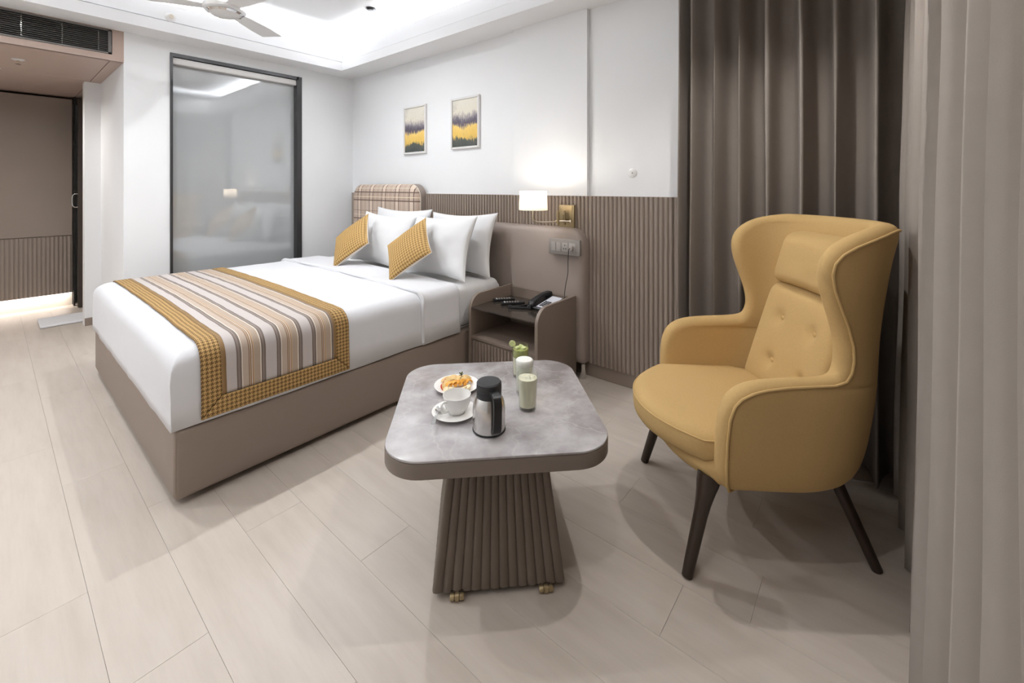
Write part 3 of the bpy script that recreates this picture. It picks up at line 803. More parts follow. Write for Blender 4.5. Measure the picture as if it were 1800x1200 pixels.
runner_part('border', lambda u, v: (lerp(RY0 + RB * (1 - v), RY1 - RB * (1 - v), u), lerp(TOT - RB, TOT, v)), 'hound', .003, 30, 6)
runner_part('ribbon', lambda u, v: (lerp(RY0 + RB - .002, RY0 + RB + .016, u), lerp(RB, TOT - RB, v)), 'brown_band', .0036, 2)
runner_part('ribbon', lambda u, v: (lerp(RY1 - RB - .010, RY1 - RB + .002, u), lerp(RB, TOT - RB, v)), 'brown_band', .0036, 2)

# pillows
def pillow_obj(name, label, cat, W, Hh, T, mat, loc, lean, yaw, roll=0, group=None, wr=.010, seed=0, pinch=.12, uvscale=1.0, back=None, pexp=.42):
    t = thing(name, label, cat, loc, 0, group)
    N = 22; bm = bmesh.new(); uvl = bm.loops.layers.uv.new('UVMap'); F, Bk = {}, {}
    def P(i, j, s):
        a, b = -1 + 2 * i / N, -1 + 2 * j / N
        a1, b1 = math.sin(a * PI / 2), math.sin(b * PI / 2)
        k = max(0, (1 - a1 ** 2) * (1 - b1 ** 2)) ** pexp
        xx = a1 * W / 2 * (1 - pinch * (1 - b1 * b1)); zz = b1 * Hh / 2 * (1 - pinch * (1 - a1 * a1))
        w1 = wr * (nz(xx + seed, zz, s, 6) + .6 * nz(xx, zz + seed, s, 15)) * min(1, k * 1.6)
        return Vector((xx, -s * (k * T / 2 + w1 * (1 if s > 0 else .5)), zz))
    for i in range(N + 1):
        for j in range(N + 1):
            F[i, j] = bm.verts.new(P(i, j, 1))
            Bk[i, j] = F[i, j] if i in (0, N) or j in (0, N) else bm.verts.new(P(i, j, -1))
    uv = {}
    for (i, j), v in list(F.items()): uv[v] = (v.co.x * uvscale, v.co.z * uvscale)
    for (i, j), v in list(Bk.items()): uv.setdefault(v, (v.co.x, v.co.z))
    for i in range(N):
        for j in range(N):
            f = bm.faces.new((F[i, j], F[i + 1, j], F[i + 1, j + 1], F[i, j + 1]))
            g = bm.faces.new((Bk[i, j], Bk[i, j + 1], Bk[i + 1, j + 1], Bk[i + 1, j]))
            if back: g.material_index = 1
            for ff in (f, g):
                for l in ff.loops: l[uvl].uv = uv[l.vert]
    Rm = Matrix.Rotation(yaw, 4, 'Z') @ Matrix.Rotation(lean, 4, 'X') @ Matrix.Rotation(roll, 4, 'Y')
    for v in bm.verts: v.co = Rm @ v.co
    zmin = min(v.co.z for v in bm.verts)
    for v in bm.verts: v.co.z -= zmin
    o = finish('cushion_cover' if back else 'pillowcase', bm, mat, t, 80)
    if back: o.data.materials.append(M[back])
    # edge seam
    ed = [P(i, 0, 1) for i in range(N + 1)] + [P(N, j, 1) for j in range(1, N + 1)] + [P(i, N, 1) for i in range(N - 1, -1, -1)] + [P(0, j, 1) for j in range(N - 1, -1, -1)]
    ed = [Rm @ e for e in ed]; ed = [(e.x, e.y, e.z - zmin) for e in ed]
    tube('seam', ed, .0028, mat if not back else back, t, 5)
    return t
PG = 'white pillows propped against the headboards'
pillow_obj('pillow', 'white pillow at the back beside the plaid headboard', 'pillow', .80, .49, .14, 'white_linen', (-3.26, 2.345, .601), math.radians(-12), 0, 0, PG, .016, 1)
pillow_obj('pillow', 'white pillow at the back nearest the nightstand', 'pillow', .72, .47, .14, 'white_linen', (-2.47, 2.34, .601), math.radians(-12), 0, math.radians(-1.5), PG, .018, 5)
pillow_obj('pillow', 'white pillow in front behind the mustard cushion nearest the wall', 'pillow', .72, .45, .15, 'white_linen', (-3.24, 2.16, .601), math.radians(-20), math.radians(2), math.radians(2), PG, .016, 9)
pillow_obj('pillow', 'white pillow in front behind the mustard cushion nearest the nightstand', 'pillow', .70, .46, .15, 'white_linen', (-2.48, 2.14, .601), math.radians(-17), math.radians(-2), math.radians(-2), PG, .020, 13)
CG = 'mustard houndstooth cushions'
pillow_obj('throw_cushion', 'mustard houndstooth cushion leaning on the pillows nearest the glass panel', 'cushion', .38, .38, .13, 'hound_cushion', (-3.32, 1.92, .612), math.radians(-36), math.radians(-2), math.radians(-45), CG, .004, 3, .085, 1, 'ivory', .5)
pillow_obj('throw_cushion', 'mustard houndstooth cushion leaning on the pillows nearest the nightstand', 'cushion', .38, .38, .13, 'hound_cushion', (-2.55, 1.915, .612), math.radians(-36), math.radians(-2), math.radians(-45), CG, .004, 6, .085, 1, 'ivory', .5)

# bedside cabinet between bed and corner
cb = thing('bedside_cabinet', 'low taupe bedside cabinet wedged between the bed and the glass-panel wall', 'cabinet', (-4.285, 2.26, 0))
box('body', -.172, .17, -.20, .155, .06, .498, 'taupe_panel', cb, .004)
box('cabinet_top', -.176, .172, -.215, .16, .50, .52, 'graymetal', cb, .003)
box('door', -.165, .163, -.214, -.201, .07, .49, 'taupe_panel', cb, .003); box('plinth', -.15, .15, -.18, .14, 0, .06, 'plinth', cb)

# ================================================================== NIGHTSTAND
NX0, NX1, NYF, NYB = -2.055, -1.488, 2.03, 2.46
ns = thing('nightstand', 'taupe nightstand with rounded side panels, smoked glass top and fluted drawer', 'nightstand', ((NX0 + NX1) / 2, (NYF + NYB) / 2, 0))
hw, hd = (NX1 - NX0) / 2, (NYB - NYF) / 2; th = .022
side = rrect(-hd, hd, .02, .558, [.004, .10, .004, .004], 8)
for s in (-1, 1):
    a = (-hw, -hw + th) if s < 0 else (hw - th, hw)
    prism('side_panel', side, a[0], a[1], 'nightstand', ns, 'x', 35, .0015)
box('back_panel', -hw + th, hw - th, hd - .018, hd, .02, .545, 'nightstand', ns)
gl = box('glass_top', -hw + th + .001, hw - th - .001, -hd + .002, hd - .019, .470, .479, 'smoked', ns, .001, 1); gl['label'] = 'smoked glass shelf'
box('under_shelf', -hw + th, hw - th, -hd + .10, hd - .019, .452, .469, 'nightstand', ns) if False else None
box('shelf', -hw + th, hw - th, -hd + .004, hd - .019, .272, .290, 'nightstand', ns, .001, 1)
dw = box('drawer', -hw + th + .003, hw - th - .003, -hd + .012, hd - .03, .06, .266, 'nightstand', ns)
me = flute_mesh(.0225, .009, .20, 'nightstand')
x = -hw + th + .018
while x < hw - th - .01:
    o = link('flute', me, dw); o.location = (x, -hd + .012, .063); x += .0275
box('plinth', -hw + th, hw - th, -hd + .03, hd - .019, 0.0, .058, 'plinth', ns)

TZ = .479
# telephone
tp = thing('telephone', 'black and silver desk telephone on the nightstand', 'telephone', (-1.645, 2.335, TZ), math.radians(-4))
prof = [(-.10, .002), (.10, .002), (.10, .052), (.085, .058), (-.095, .022), (-.10, .016)]
prism('base', prof, -.078, .082, 'black', tp, 'x', 30, .003)
sl = (.058 - .022) / .18
def slope(x0, x1, y0, y1, h0, h1, nm, mat, par):
    zf = lambda y: .022 + (y + .095) * sl
    bm = bmesh.new(); bxb(bm, x0, x1, y0, y1, h0, h1)
    for v in bm.verts: v.co.z += zf(v.co.y)
    return finish(nm, bm, mat, par)
fp = slope(-.006, .078, -.088, .08, .0005, .003, 'face_plate', 'phoneplate', tp)
for r_ in range(4):
    for c_ in range(3):
        x = .006 + c_ * .018; y = -.074 + r_ * .019
        slope(x, x + .012, y, y + .011, .003, .0065, 'key', 'black', fp)
for r_ in range(3): slope(.062, .072, -.072 + r_ * .022, -.064 + r_ * .022, .003, .006, 'key', 'black', fp)
hsx = -.045
hp = [(hsx, -.104, .032), (hsx, -.088, .046), (hsx, -.05, .056), (hsx, 0, .067), (hsx, .05, .077), (hsx, .085, .080), (hsx, .104, .072)]
def hs_fn(p):
    t = abs(p.y) / .102
    zc = .056 + p.y * sl * .95 + .012 * (1 - t * t)
    return Vector((hsx + p.x * (1 - .18 * (1 - t) + .05 * t), p.y, zc + p.z * (.75 + .55 * t ** 3) - .006 * t ** 3))
rbox('handset', .048, .205, .028, .011, 'black', tp, (3, 16, 2), hs_fn, smooth=60)
for yy in (-.082, .082): lathe('handset_cup', [(0, .0), (.024, 0), (.026, .012), (.02, .020), (0, .022)], 'black', tp, 20, (hsx, yy, .019 + (yy + .095) * sl))
# plug, cable
soc = thing('wall_socket', 'grey three-module socket and switch plate on the headboard end', 'socket', (-1.565, 2.462, .874))
box('plate', -.122, .122, -.034, -.012, -.052, .052, 'socket', soc, .004)
box('rocker_switch', -.098, -.062, -.038, -.033, -.03, .03, 'socket2', soc, .002); box('rocker_switch', -.058, -.022, -.038, -.033, -.03, .03, 'socket2', soc, .002)
so = box('socket_module', -.014, .034, -.037, -.033, -.03, .03, 'socket2', soc, .002)
for dx, dz in ((.010, .012), (.002, -.010), (.018, -.010)): box('socket_hole', dx - .0035, dx + .0035, -.0378, -.0365, dz - .0035, dz + .0035, 'black', so)
box('socket_module', .042, .092, -.037, -.033, -.03, .03, 'socket2', soc, .002)
pg = thing('phone_cable', 'thin black cable plugged into the socket and hanging to the telephone', 'cable', (-1.50, 2.42, .872))
box('plug', -.014, .014, -.016, .004, -.016, .016, 'socket2', pg, .004)
tube('cord', spline([(0, -.018, 0), (0, -.034, -.01), (-.008, -.03, -.08), (-.012, -.026, -.16), (-.035, -.012, -.23), (-.05, -.006, -.30), (-.055, .004, -.345)], 6), .0022, 'black', pg, 6)

def remote(label, loc, rz, L=.15, W=.04):
    t = thing('remote_control', label, 'remote', loc, rz, 'remote controls on the nightstand')
    box('body', -L / 2, L / 2, -W / 2, W / 2, 0, .018, 'black', t, .004)
    for i in range(6):
        for j in range(3): box('button', -L / 2 + .02 + i * .018, -L / 2 + .029 + i * .018, -.013 + j * .010, -.007 + j * .010, .0178, .0205, 'socket2' if i else 'white_plastic', t)
remote('black remote control nearest the bed on the nightstand glass', (-1.965, 2.285, TZ), math.radians(52))
remote('black remote control beside the folded stand on the nightstand glass', (-1.86, 2.255, TZ), math.radians(46), .16, .044)
st = thing('folding_stand', 'small black V-shaped folding stand in front of the telephone', 'stand', (-1.755, 2.20, TZ), math.radians(28))
box('arm', -.075, .065, -.012, .006, 0, .016, 'black', st, .004)
a2 = box('arm', -.07, .07, -.008, .008, 0, .014, 'black', st, .004); a2.location = (.0, .045, 0); a2.rotation_euler = (0, 0, math.radians(38))
lathe('hinge', [(0, 0), (.012, 0), (.012, .02), (0, .02)], 'blackm', st, 16, (-.066, .0, 0))
box('clip', .055, .075, -.014, .008, .004, .03, 'blackm', st, .003)

# ================================================================== COFFEE TABLE
TA = math.radians(45.3)
ct = thing('coffee_table', 'square coffee table with grey marble top and fluted taupe pedestal', 'table', (-1.094, 1.217, 0), TA)
hx, hy = .360, .352
prism('table_edge', rrect(-hx, hx, -hy, hy, .125, 12), .414, .462, 'table_edge', ct, 'z', 35, .004)
prism('marble_top', rrect(-hx + .001, hx - .001, -hy + .001, hy - .001, .124, 12), .4622, .470, 'marble', ct, 'z', 35, .003)
BB, BT, BH0, BH1 = .212, .162, .022, .412; boff = -.060
bm = bmesh.new()
for z, h in ((BH0, BB - .010), (BH1, BT - .010)): pass
lo = [bm.verts.new((p[0], p[1] + boff, BH0 + .004)) for p in rrect(-BB + .010, BB - .010, -BB - .02 + .010, BB + .02 - .010, .03, 4)]
hi = [bm.verts.new((p[0], p[1] + boff, BH1)) for p in rrect(-BT + .010, BT - .010, -BT - .02 + .010, BT + .02 - .010, .03, 4)]
bm.faces.new(lo[::-1]); bm.faces.new(hi)
for k in range(len(lo)): bm.faces.new((lo[k], lo[(k + 1) % len(lo)], hi[(k + 1) % len(lo)], hi[k]))
pd = finish('pedestal', bm, 'table_base', ct, 40)
def base_flute(sidei, k, n):
    """tapering half-round flute k of n on one side of the pedestal"""
    bm = bmesh.new(); R = []
    for z, hB in ((BH0, BB), (BH1, BT)):
        hxx, hyy = (hB, hB + .02) if sidei % 2 == 0 else (hB + .02, hB)
        w = 2 * (hxx - .006) / n; c = -hxx + .006 + w * (k + .5); ring_ = []
        for q in range(7):
            a = PI * q / 6; ring_.append((c - w * .5 * math.cos(a), -hyy + .009 - .0055 * math.sin(a)))
        R.append([(p[0], p[1], z) for p in ring_])
    rot = Matrix.Rotation(sidei * PI / 2, 4, 'Z')
    A = [bm.verts.new(rot @ Vector(p) + Vector((0, boff, 0))) for p in R[0]]; B = [bm.verts.new(rot @ Vector(p) + Vector((0, boff, 0))) for p in R[1]]
    bm.faces.new(A[::-1]); bm.faces.new(B)
    for q in range(7): bm.faces.new((A[q], A[(q + 1) % 7], B[(q + 1) % 7], B[q]))
    return finish('flute', bm, 'table_base', pd, 60)
for sidei in range(4):
    for k in range(14): base_flute(sidei, k, 14)
for (x, y) in ((-.132, -.292), (.145, -.292), (-.132, .155), (.145, .155)):
    cs = lathe('caster', [(0, -.022), (.008, -.022), (.010, -.019), (.010, -.009), (.008, -.008), (.008, -.0065), (.0118, -.0055), (.0118, .0055), (.008, .0065), (.008, .008), (.010, .009), (.010, .019), (.008, .022), (0, .022)], 'brass', ct, 20)
    cs.location = (x, y, .0120); cs.rotation_euler = (0, PI / 2, 0)
    box('axle_bracket', x - .02, x + .02, y + .004, y + .03, .013, .026, 'plinth', ct)

# things on the table (world coordinates)
TT = .470
fk = thing('thermos_flask', 'brushed steel thermos jug with black lid and handle', 'flask', (-.972, 1.055, TT), 0)
lathe('body', [(0, 0), (.050, 0), (.053, .003), (.053, .012), (.0535, .05), (.0535, .085), (.051, .105), (.046, .122), (.043, .128), (0, .128)], 'steel', fk, 48)
lathe('base_ring', [(.0525, .001), (.0545, .002), (.0545, .007), (.0535, .008)], 'blackm', fk, 48)
lid = lathe('lid', [(0, .128), (.0415, .128), (.0415, .152), (.0405, .153), (.0405, .155), (.0418, .156), (.0412, .178), (.037, .183), (0, .1835)], 'blackm', fk, 48)
hd_ = bmesh.new()
FS = .875
ha = math.atan2(-1.055, .972) + math.radians(20)
d = Vector((math.cos(ha), math.sin(ha), 0)); sd = Vector((-d.y, d.x, 0))
path = [(.040, .158), (.062, .156), (.074, .146), (.078, .125), (.076, .08), (.072, .04), (.064, .026), (.054, .022)]
path = spline([(a, 0, b) for a, b in path], 5); rings = []
for i, p in enumerate(path):
    a = path[max(0, i - 1)]; b = path[min(len(path) - 1, i + 1)]; tt = (b - a).normalized(); nn = Vector((tt.z, 0, -tt.x))
    ring_ = []
    for (u, v) in ((-.013, -.006), (.013, -.006), (.013, .006), (-.013, .006)):
        q = p + nn * v; ring_.append(hd_.verts.new(d * q.x + sd * u + Vector((0, 0, q.z))))
    rings.append(ring_)
for a, b in zip(rings, rings[1:]):
    for k in range(4): hd_.faces.new((a[k], a[(k + 1) % 4], b[(k + 1) % 4], b[k]))
hd_.faces.new(rings[0][::-1]); hd_.faces.new(rings[-1])
finish('handle', hd_, 'black', fk, 35)
for o in fk.children:
    for v in o.data.vertices: v.co.z *= FS

sc = thing('saucer', 'white porcelain saucer under the tea cup', 'saucer', (-1.128, 1.045, TT))
lathe('dish', [(0, .004), (.030, .004), (.034, .006), (.060, .010), (.078, .015), (.079, .0165), (.060, .0135), (.036, .0095), (.030, .0075), (0, .0075)], 'porcelain', sc, 48)
lathe('foot_ring', [(.033, 0), (.036, 0), (.036, .0065), (.033, .006)], 'porcelain', sc, 40, closed=True)
cp = thing('tea_cup', 'white porcelain tea cup on its saucer', 'cup', (-1.124, 1.053, TT + .0085))
lathe('bowl', [(0, .003), (.024, .003), (.025, 0), (.028, 0), (.029, .005), (.040, .018), (.0465, .036), (.0485, .058), (.0495, .062), (.0485, .0625), (.0465, .058), (.0445, .036), (.038, .021), (.026, .009), (0, .008)], 'porcelain', cp, 48)
a = math.radians(268); d = Vector((math.cos(a), math.sin(a), 0))
tube('handle', [tuple(d * r_ + Vector((0, 0, z))) for r_, z in [(v.x, v.z) for v in spline([(.046, 0, .050), (.062, 0, .053), (.071, 0, .042), (.068, 0, .028), (.055, 0, .018), (.040, 0, .018)], 5)]], .0042, 'porcelain', cp, 10)
sp = thing('teaspoon', 'steel teaspoon resting on the saucer', 'spoon', (-1.165, 1.005, TT + .0175), math.radians(-52))
bm = bmesh.new(); lathe_bm(bm, [(0, -.0035), (.008, -.003), (.0135, 0), (.014, .0012), (.0125, .0006), (.008, -.0018), (0, -.0022)], 20)
for v in bm.verts: v.co.x *= 1.6
o = finish('spoon_bowl', bm, 'chrome', sp, 60); o.location = (-.01, .0, .002)
bm = bmesh.new(); pts = [(.010, 0, .0022), (.03, 0, .008), (.06, 0, .0075), (.095, 0, .004)]; ws = [.003, .0028, .004, .0075]
L_ = [[bm.verts.new((p[0], s * w_, p[2] + dz)) for s in (-1, 1) for dz in (0, .0016)] for p, w_ in zip(pts, ws)]
for a_, b_ in zip(L_, L_[1:]):
    for q in ((0, 1), (1, 3), (3, 2), (2, 0)): bm.faces.new((a_[q[0]], a_[q[1]], b_[q[1]], b_[q[0]]))
bm.faces.new((L_[0][0], L_[0][2], L_[0][3], L_[0][1])); bm.faces.new((L_[-1][0], L_[-1][1], L_[-1][3], L_[-1][2]))
finish('spoon_handle', bm, 'chrome', sp, 50)

# drinks
def tumbler(label, loc, r0, r1, h, liquid, fill, extra=None, name='drink_glass'):
    t = thing(name, label, 'glass', loc, 0, 'tall glasses of drink on the coffee table')
    lathe('glass', [(0, 0), (r0 * .9, 0), (r0, .004), (r1, h), (r1 - .001, h + .0008), (r1 - .002, h), (r0 - .002, .012), (0, .010)], 'glass', t, 40)
    rf = lambda z: r0 + (r1 - r0) * (z / h) - .0024
    lathe('drink', [(0, .0106), (rf(.012) - .001, .0125), (rf(fill), fill), (rf(fill) * .9, fill + .0008), (0, fill + .0008)], liquid, t, 40)
    return t
g1 = tumbler('tall glass of cloudy pale lime drink nearest the thermos jug', (-.956, 1.243, TT), .032, .037, .128, 'lemon', .112)
for i in range(4):
    a = i * 1.7 + .4; o = rbox('ice_cube', .018, .018, .012, .003, 'glass', g1, (1, 1, 1)); o.location = (.017 * math.cos(a), .017 * math.sin(a), .1158); o.rotation_euler = (.2 * i, .1, a)
g2 = tumbler('tall glass of pale milky drink topped with white foam', (-1.040, 1.332, TT), .032, .0365, .128, 'milk', .105)
lathe('foam', [(0, .1062), (.0325, .1062), (.0338, .112), (.0340, .124), (.030, .130), (.015, .132), (0, .1315)], 'foam', g2, 40)
g3 = tumbler('tall glass of green drink with a lime wedge on its rim', (-1.142, 1.436, TT), .032, .0365, .132, 'lemon', .085)
lathe('green_layer', [(0, .0862), (.0325, .0862), (.0335, .118), (.030, .1188), (0, .1188)], 'green', g3, 40)
for i in range(3):
    a = i * 2.1; o = rbox('ice_cube', .018, .018, .012, .003, 'lime', g3, (1, 1, 1)); o.location = (.015 * math.cos(a), .015 * math.sin(a), .122); o.rotation_euler = (.3 * i, .2, a)
bm = bmesh.new(); lathe_bm(bm, [(0, -.003), (.0125, -.003), (.014, 0), (.0125, .003), (0, .003)], 24); lw = finish('lime_wedge', bm, 'lime', g3, 40)
lw.location = (-.030, -.018, .136); lw.rotation_euler = (PI / 2, .2, math.radians(40))

# fruit plate
pt = thing('fruit_plate', 'round white plate of cut fruit behind the tea cup', 'plate', (-1.268, 1.187, TT))
lathe('dish', [(0, .005), (.048, .005), (.055, .008), (.088, .016), (.089, .018), (.055, .0115), (.048, .009), (0, .009)], 'porcelain', pt, 48)
lathe('foot_ring', [(.046, 0), (.050, 0), (.050, .0065), (.046, .006)], 'porcelain', pt, 40, closed=True)
FZ = TT + .0095
def wedge_mesh(nm, R_, thick, skin, flesh, ang=70, n=8):
    """curved wedge like an orange segment or apple slice, lying on its side"""
    bm = bmesh.new(); A, B, C = [], [], []
    for k in range(n + 1):
        a = math.radians(-ang + 2 * ang * k / n); w_ = thick * (.15 + .85 * math.cos(a * 90 / ang))
        A.append(bm.verts.new((R_ * math.sin(a), R_ * math.cos(a) - R_ * .45, .004 + w_ * .5)))
        B.append(bm.verts.new((R_ * math.sin(a), R_ * math.cos(a) - R_ * .45, .004 - w_ * .25)))
        C.append(bm.verts.new((R_ * .55 * math.sin(a), R_ * .42 * math.cos(a) - R_ * .45, .004 + w_ * .75)))
    for k in range(n):
        f = bm.faces.new((A[k], A[k + 1], B[k + 1], B[k])); f.material_index = 1
        bm.faces.new((C[k], C[k + 1], A[k + 1], A[k])); bm.faces.new((B[k], B[k + 1], C[k + 1], C[k]))
    bm.faces.new((A[0], B[0], C[0])); bm.faces.new((A[-1], C[-1], B[-1]))
    mi = min(v.co.z for v in bm.verts)
    for v in bm.verts: v.co.z -= mi
    bmesh.ops.recalc_face_normals(bm, faces=bm.faces)
    me = bpy.data.meshes.new(nm); bm.to_mesh(me); bm.free(); me.materials.append(M[flesh]); me.materials.append(M[skin]); me.shade_smooth(); me.set_sharp_from_angle(angle=math.radians(50)); return me
om = wedge_mesh('orange_segment', .026, .02, 'orange', 'orange'); am = wedge_mesh('apple_slice', .030, .014, 'redskin', 'peach'); mm = wedge_mesh('melon_slice', .034, .016, 'orange', 'peach', 60)
bm = bmesh.new(); lathe_bm(bm, [(0, 0), (.0125, 0), (.0135, .002), (.0135, .004), (.0125, .006), (0, .006)], 18); bmesh.ops.recalc_face_normals(bm, faces=bm.faces)
bn = bpy.data.meshes.new('banana_slice'); bm.to_mesh(bn); bm.free(); bn.materials.append(M['banana']); bn.shade_smooth(); bn.set_sharp_from_angle(angle=math.radians(40))
pcx, pcy = -1.268, 1.187
vr = Vector((.703, .711, 0)); vd = Vector((-.711, .703, 0))   # table right, table away
def fruit(nm, me, a, b, dz, rz, rx, label, cat, grp):
    o = link(nm, me); q = Vector((pcx, pcy, 0)) + vr * a + vd * b
    o.location = (q.x, q.y, FZ + dz); o.rotation_euler = (rx, 0, rz + TA); tag(o, label, cat, grp)
ORD = ['leftmost', 'second from the left', 'third from the left', 'fourth from the left', 'fifth from the left', 'rightmost']
for i in range(6): fruit('banana_slice', bn, -.038 + i * .0165, -.050 + .003 * abs(i - 2.5), .004 + .0012 * i, i, .45, 'round pale banana slice in the front row of the fruit plate, ' + ORD[i], 'banana slice', 'banana slices on the fruit plate')
for i in range(5): fruit('orange_segment', om, -.026 + i * .017, -.012 + .004 * i, .004 + .002 * (i % 2), .3 + .1 * i, .5, 'orange segment heaped in the middle of the fruit plate, ' + (ORD[i] if i < 4 else 'rightmost'), 'orange segment', 'orange segments on the fruit plate')
for i in range(3): fruit('apple_slice', am, -.050 + i * .007, -.016 + i * .018, .003 + .003 * i, 1.35 - .1 * i, .7, ['red skinned apple slice at the left of the fruit plate, nearest the cup', 'red skinned apple slice at the left of the fruit plate, middle of three', 'red skinned apple slice at the left of the fruit plate, farthest from the cup'][i], 'apple slice', 'apple slices on the fruit plate')
for i in range(4): fruit('melon_slice', mm, -.036 + i * .022, .030 + .006 * math.sin(i), .004 + .003 * (i % 2), .1 * i, .8, 'pale melon slice along the back of the fruit plate, ' + (ORD[i] if i < 3 else 'rightmost'), 'melon slice', 'melon slices on the fruit plate')
ms = thing('mint_sprig', 'small green mint sprig on top of the cut fruit', 'garnish', (pcx + .004, pcy + .016, FZ + .028))
tube('stem', [(0, 0, -.004), (.003, .004, .008), (.002, .008, .018)], .001, 'mint', ms, 6)
for i in range(7):
    a = i * 2.4; r_ = .012 + .003 * (i % 3); z = .004 + .002 * i
    bm = bmesh.new(); c = [(0, 0, 0), (.5, -.35, .15), (1, 0, .05), (.5, .35, .15), (.5, 0, .0)]
    V_ = [bm.verts.new((p[0] * r_, p[1] * r_, p[2] * r_)) for p in c]
    for q in ((0, 1, 4), (1, 2, 4), (2, 3, 4), (3, 0, 4)): bm.faces.new([V_[k] for k in q])
    bmesh.ops.solidify(bm, geom=bm.faces[:], thickness=.0006)
    o = finish('leaf', bm, 'mint', ms, 60); o.location = (.002, .004, z); o.rotation_euler = (0, -.4, a)

# ================================================================== ARMCHAIR
CA = math.radians(215.5)
ch = thing('armchair', 'mustard wingback armchair with buttoned back and dark splayed legs', 'armchair', (-.39, 1.87, 0), CA - PI / 2)
# local frame: +y forward, +x = (−f.y, f.x)... chair's near side
SGN = -1.0     # local +x of the Empty points to the chair's far side; SGN flips so that s>0 is the near side
rows = [  # z, E (front reach), W (half width), B (back)
    (0.3120, 0.165, 0.2673, -0.235), (0.3220, 0.195, 0.2983, -0.272), (0.3450, 0.212, 0.3171, -0.296), (0.4000, 0.218, 0.3282, -0.312), (0.4800, 0.218, 0.3358, -0.325), (0.5500, 0.212, 0.3395, -0.334),
    (0.5900, 0.198, 0.3405, -0.339), (0.6120, 0.178, 0.3405, -0.341), (0.6280, 0.145, 0.3405, -0.343), (0.6370, 0.095, 0.3395, -0.344), (0.6420, 0.030, 0.3386, -0.345), (0.6460, -0.050, 0.3367, -0.346), (0.6520, -0.105, 0.3349, -0.347),
    (0.6640, -0.140, 0.3319, -0.349), (0.6900, -0.160, 0.3268, -0.352), (0.7292, -0.168, 0.3222, -0.357), (0.7778, -0.164, 0.3191, -0.362), (0.8361, -0.146, 0.3170, -0.370), (0.8944, -0.122, 0.3178, -0.378), (0.9527, -0.102, 0.3200, -0.386),
    (1.0013, -0.094, 0.3230, -0.393), (1.0353, -0.100, 0.3264, -0.398), (1.0645, -0.120, 0.3308, -0.403), (1.0869, -0.152, 0.3350, -0.407), (1.1034, -0.192, 0.3377, -0.410), (1.1160, -0.240, 0.3377, -0.413), (1.1238, -0.290, 0.3343, -0.415)]
rows = [(z, E_ - (.024 if z < .63 else .014 if z < .7 else .014 + .016 * min(1, (z - .7) / .2)), W_, B_) for z, E_, W_, B_ in rows]
NC = 56
def Urow(E_, W_, B_):
    yc = B_ + .27; pts = []
    n1 = 40
    for k in range(n1): pts.append(Vector((W_ + .012 * ((.30 - yc) - (.30 - yc) * k / n1) * 0, .30 + (yc - .30) * k / n1)))
    for k in range(121):
        a = PI * k / 120; ca = math.cos(a); sa = math.sin(a); e = .80
        pts.append(Vector((W_ * math.copysign(abs(ca) ** e, ca), yc + (B_ - yc) * sa ** e)))
    for k in range(1, n1 + 1): pts.append(Vector((-W_, yc + (.30 - yc) * k / n1)))
    # clip ends at y = E
    def clip(ps):
        for i in range(len(ps) - 1):
            if ps[i].y >= E_ > ps[i + 1].y:
                t = (ps[i].y - E_) / (ps[i].y - ps[i + 1].y); return [ps[i].lerp(ps[i + 1], t)] + ps[i + 1:]
        return ps
    pts = clip(pts); pts = clip(pts[::-1])[::-1]
    L = [0]
    for a, b in zip(pts, pts[1:]): L.append(L[-1] + (b - a).length)
    out = []; j = 0
    for k in range(NC + 1):
        d = L[-1] * k / NC
        while j < len(L) - 2 and L[j + 1] < d: j += 1
        t = (d - L[j]) / max(1e-9, L[j + 1] - L[j]); out.append(pts[j].lerp(pts[j + 1], min(1, t)))
    return out
G = [[Vector((p.x, p.y, z)) for p in Urow(E_, W_ * .978, B_)] for z, E_, W_, B_ in rows]
NR = len(G)
NRM = [[None] * (NC + 1) for _ in range(NR)]
for i in range(NR):
    for j in range(NC + 1):
        du = G[i][min(NC, j + 1)] - G[i][max(0, j - 1)]
        # vertical derivative from same outline direction: use analytic-ish flare
        z, E_, W_, B_ = rows[i]; i2, i1 = min(NR - 1, i + 1), max(0, i - 1)
        dz = rows[i2][0] - rows[i1][0]; dW = (rows[i2][2] - rows[i1][2]) / dz; dB = (rows[i2][3] - rows[i1][3]) / dz
        n = Vector((-du.y, du.x, 0)).normalized()
        if n.dot(Vector((G[i][j].x, G[i][j].y + .1, 0))) < 0: n = -n
        tilt = dW * abs(n.x) + (-dB) * max(0, -n.y)
        NRM[i][j] = Vector((n.x, n.y, -max(-1.5, min(1.5, tilt)) * .7)).normalized()
TH = .070
bm = bmesh.new()
OUT = [[bm.verts.new(G[i][j] + NRM[i][j] * TH * .5) for j in range(NC + 1)] for i in range(NR)]
INN = [[bm.verts.new(G[i][j] - NRM[i][j] * TH * .5) for j in range(NC + 1)] for i in range(NR)]
for i in range(NR - 1):
    for j in range(NC):
        bm.faces.new((OUT[i][j], OUT[i][j + 1], OUT[i + 1][j + 1], OUT[i + 1][j]))
        bm.faces.new((INN[i][j], INN[i + 1][j], INN[i + 1][j + 1], INN[i][j + 1]))
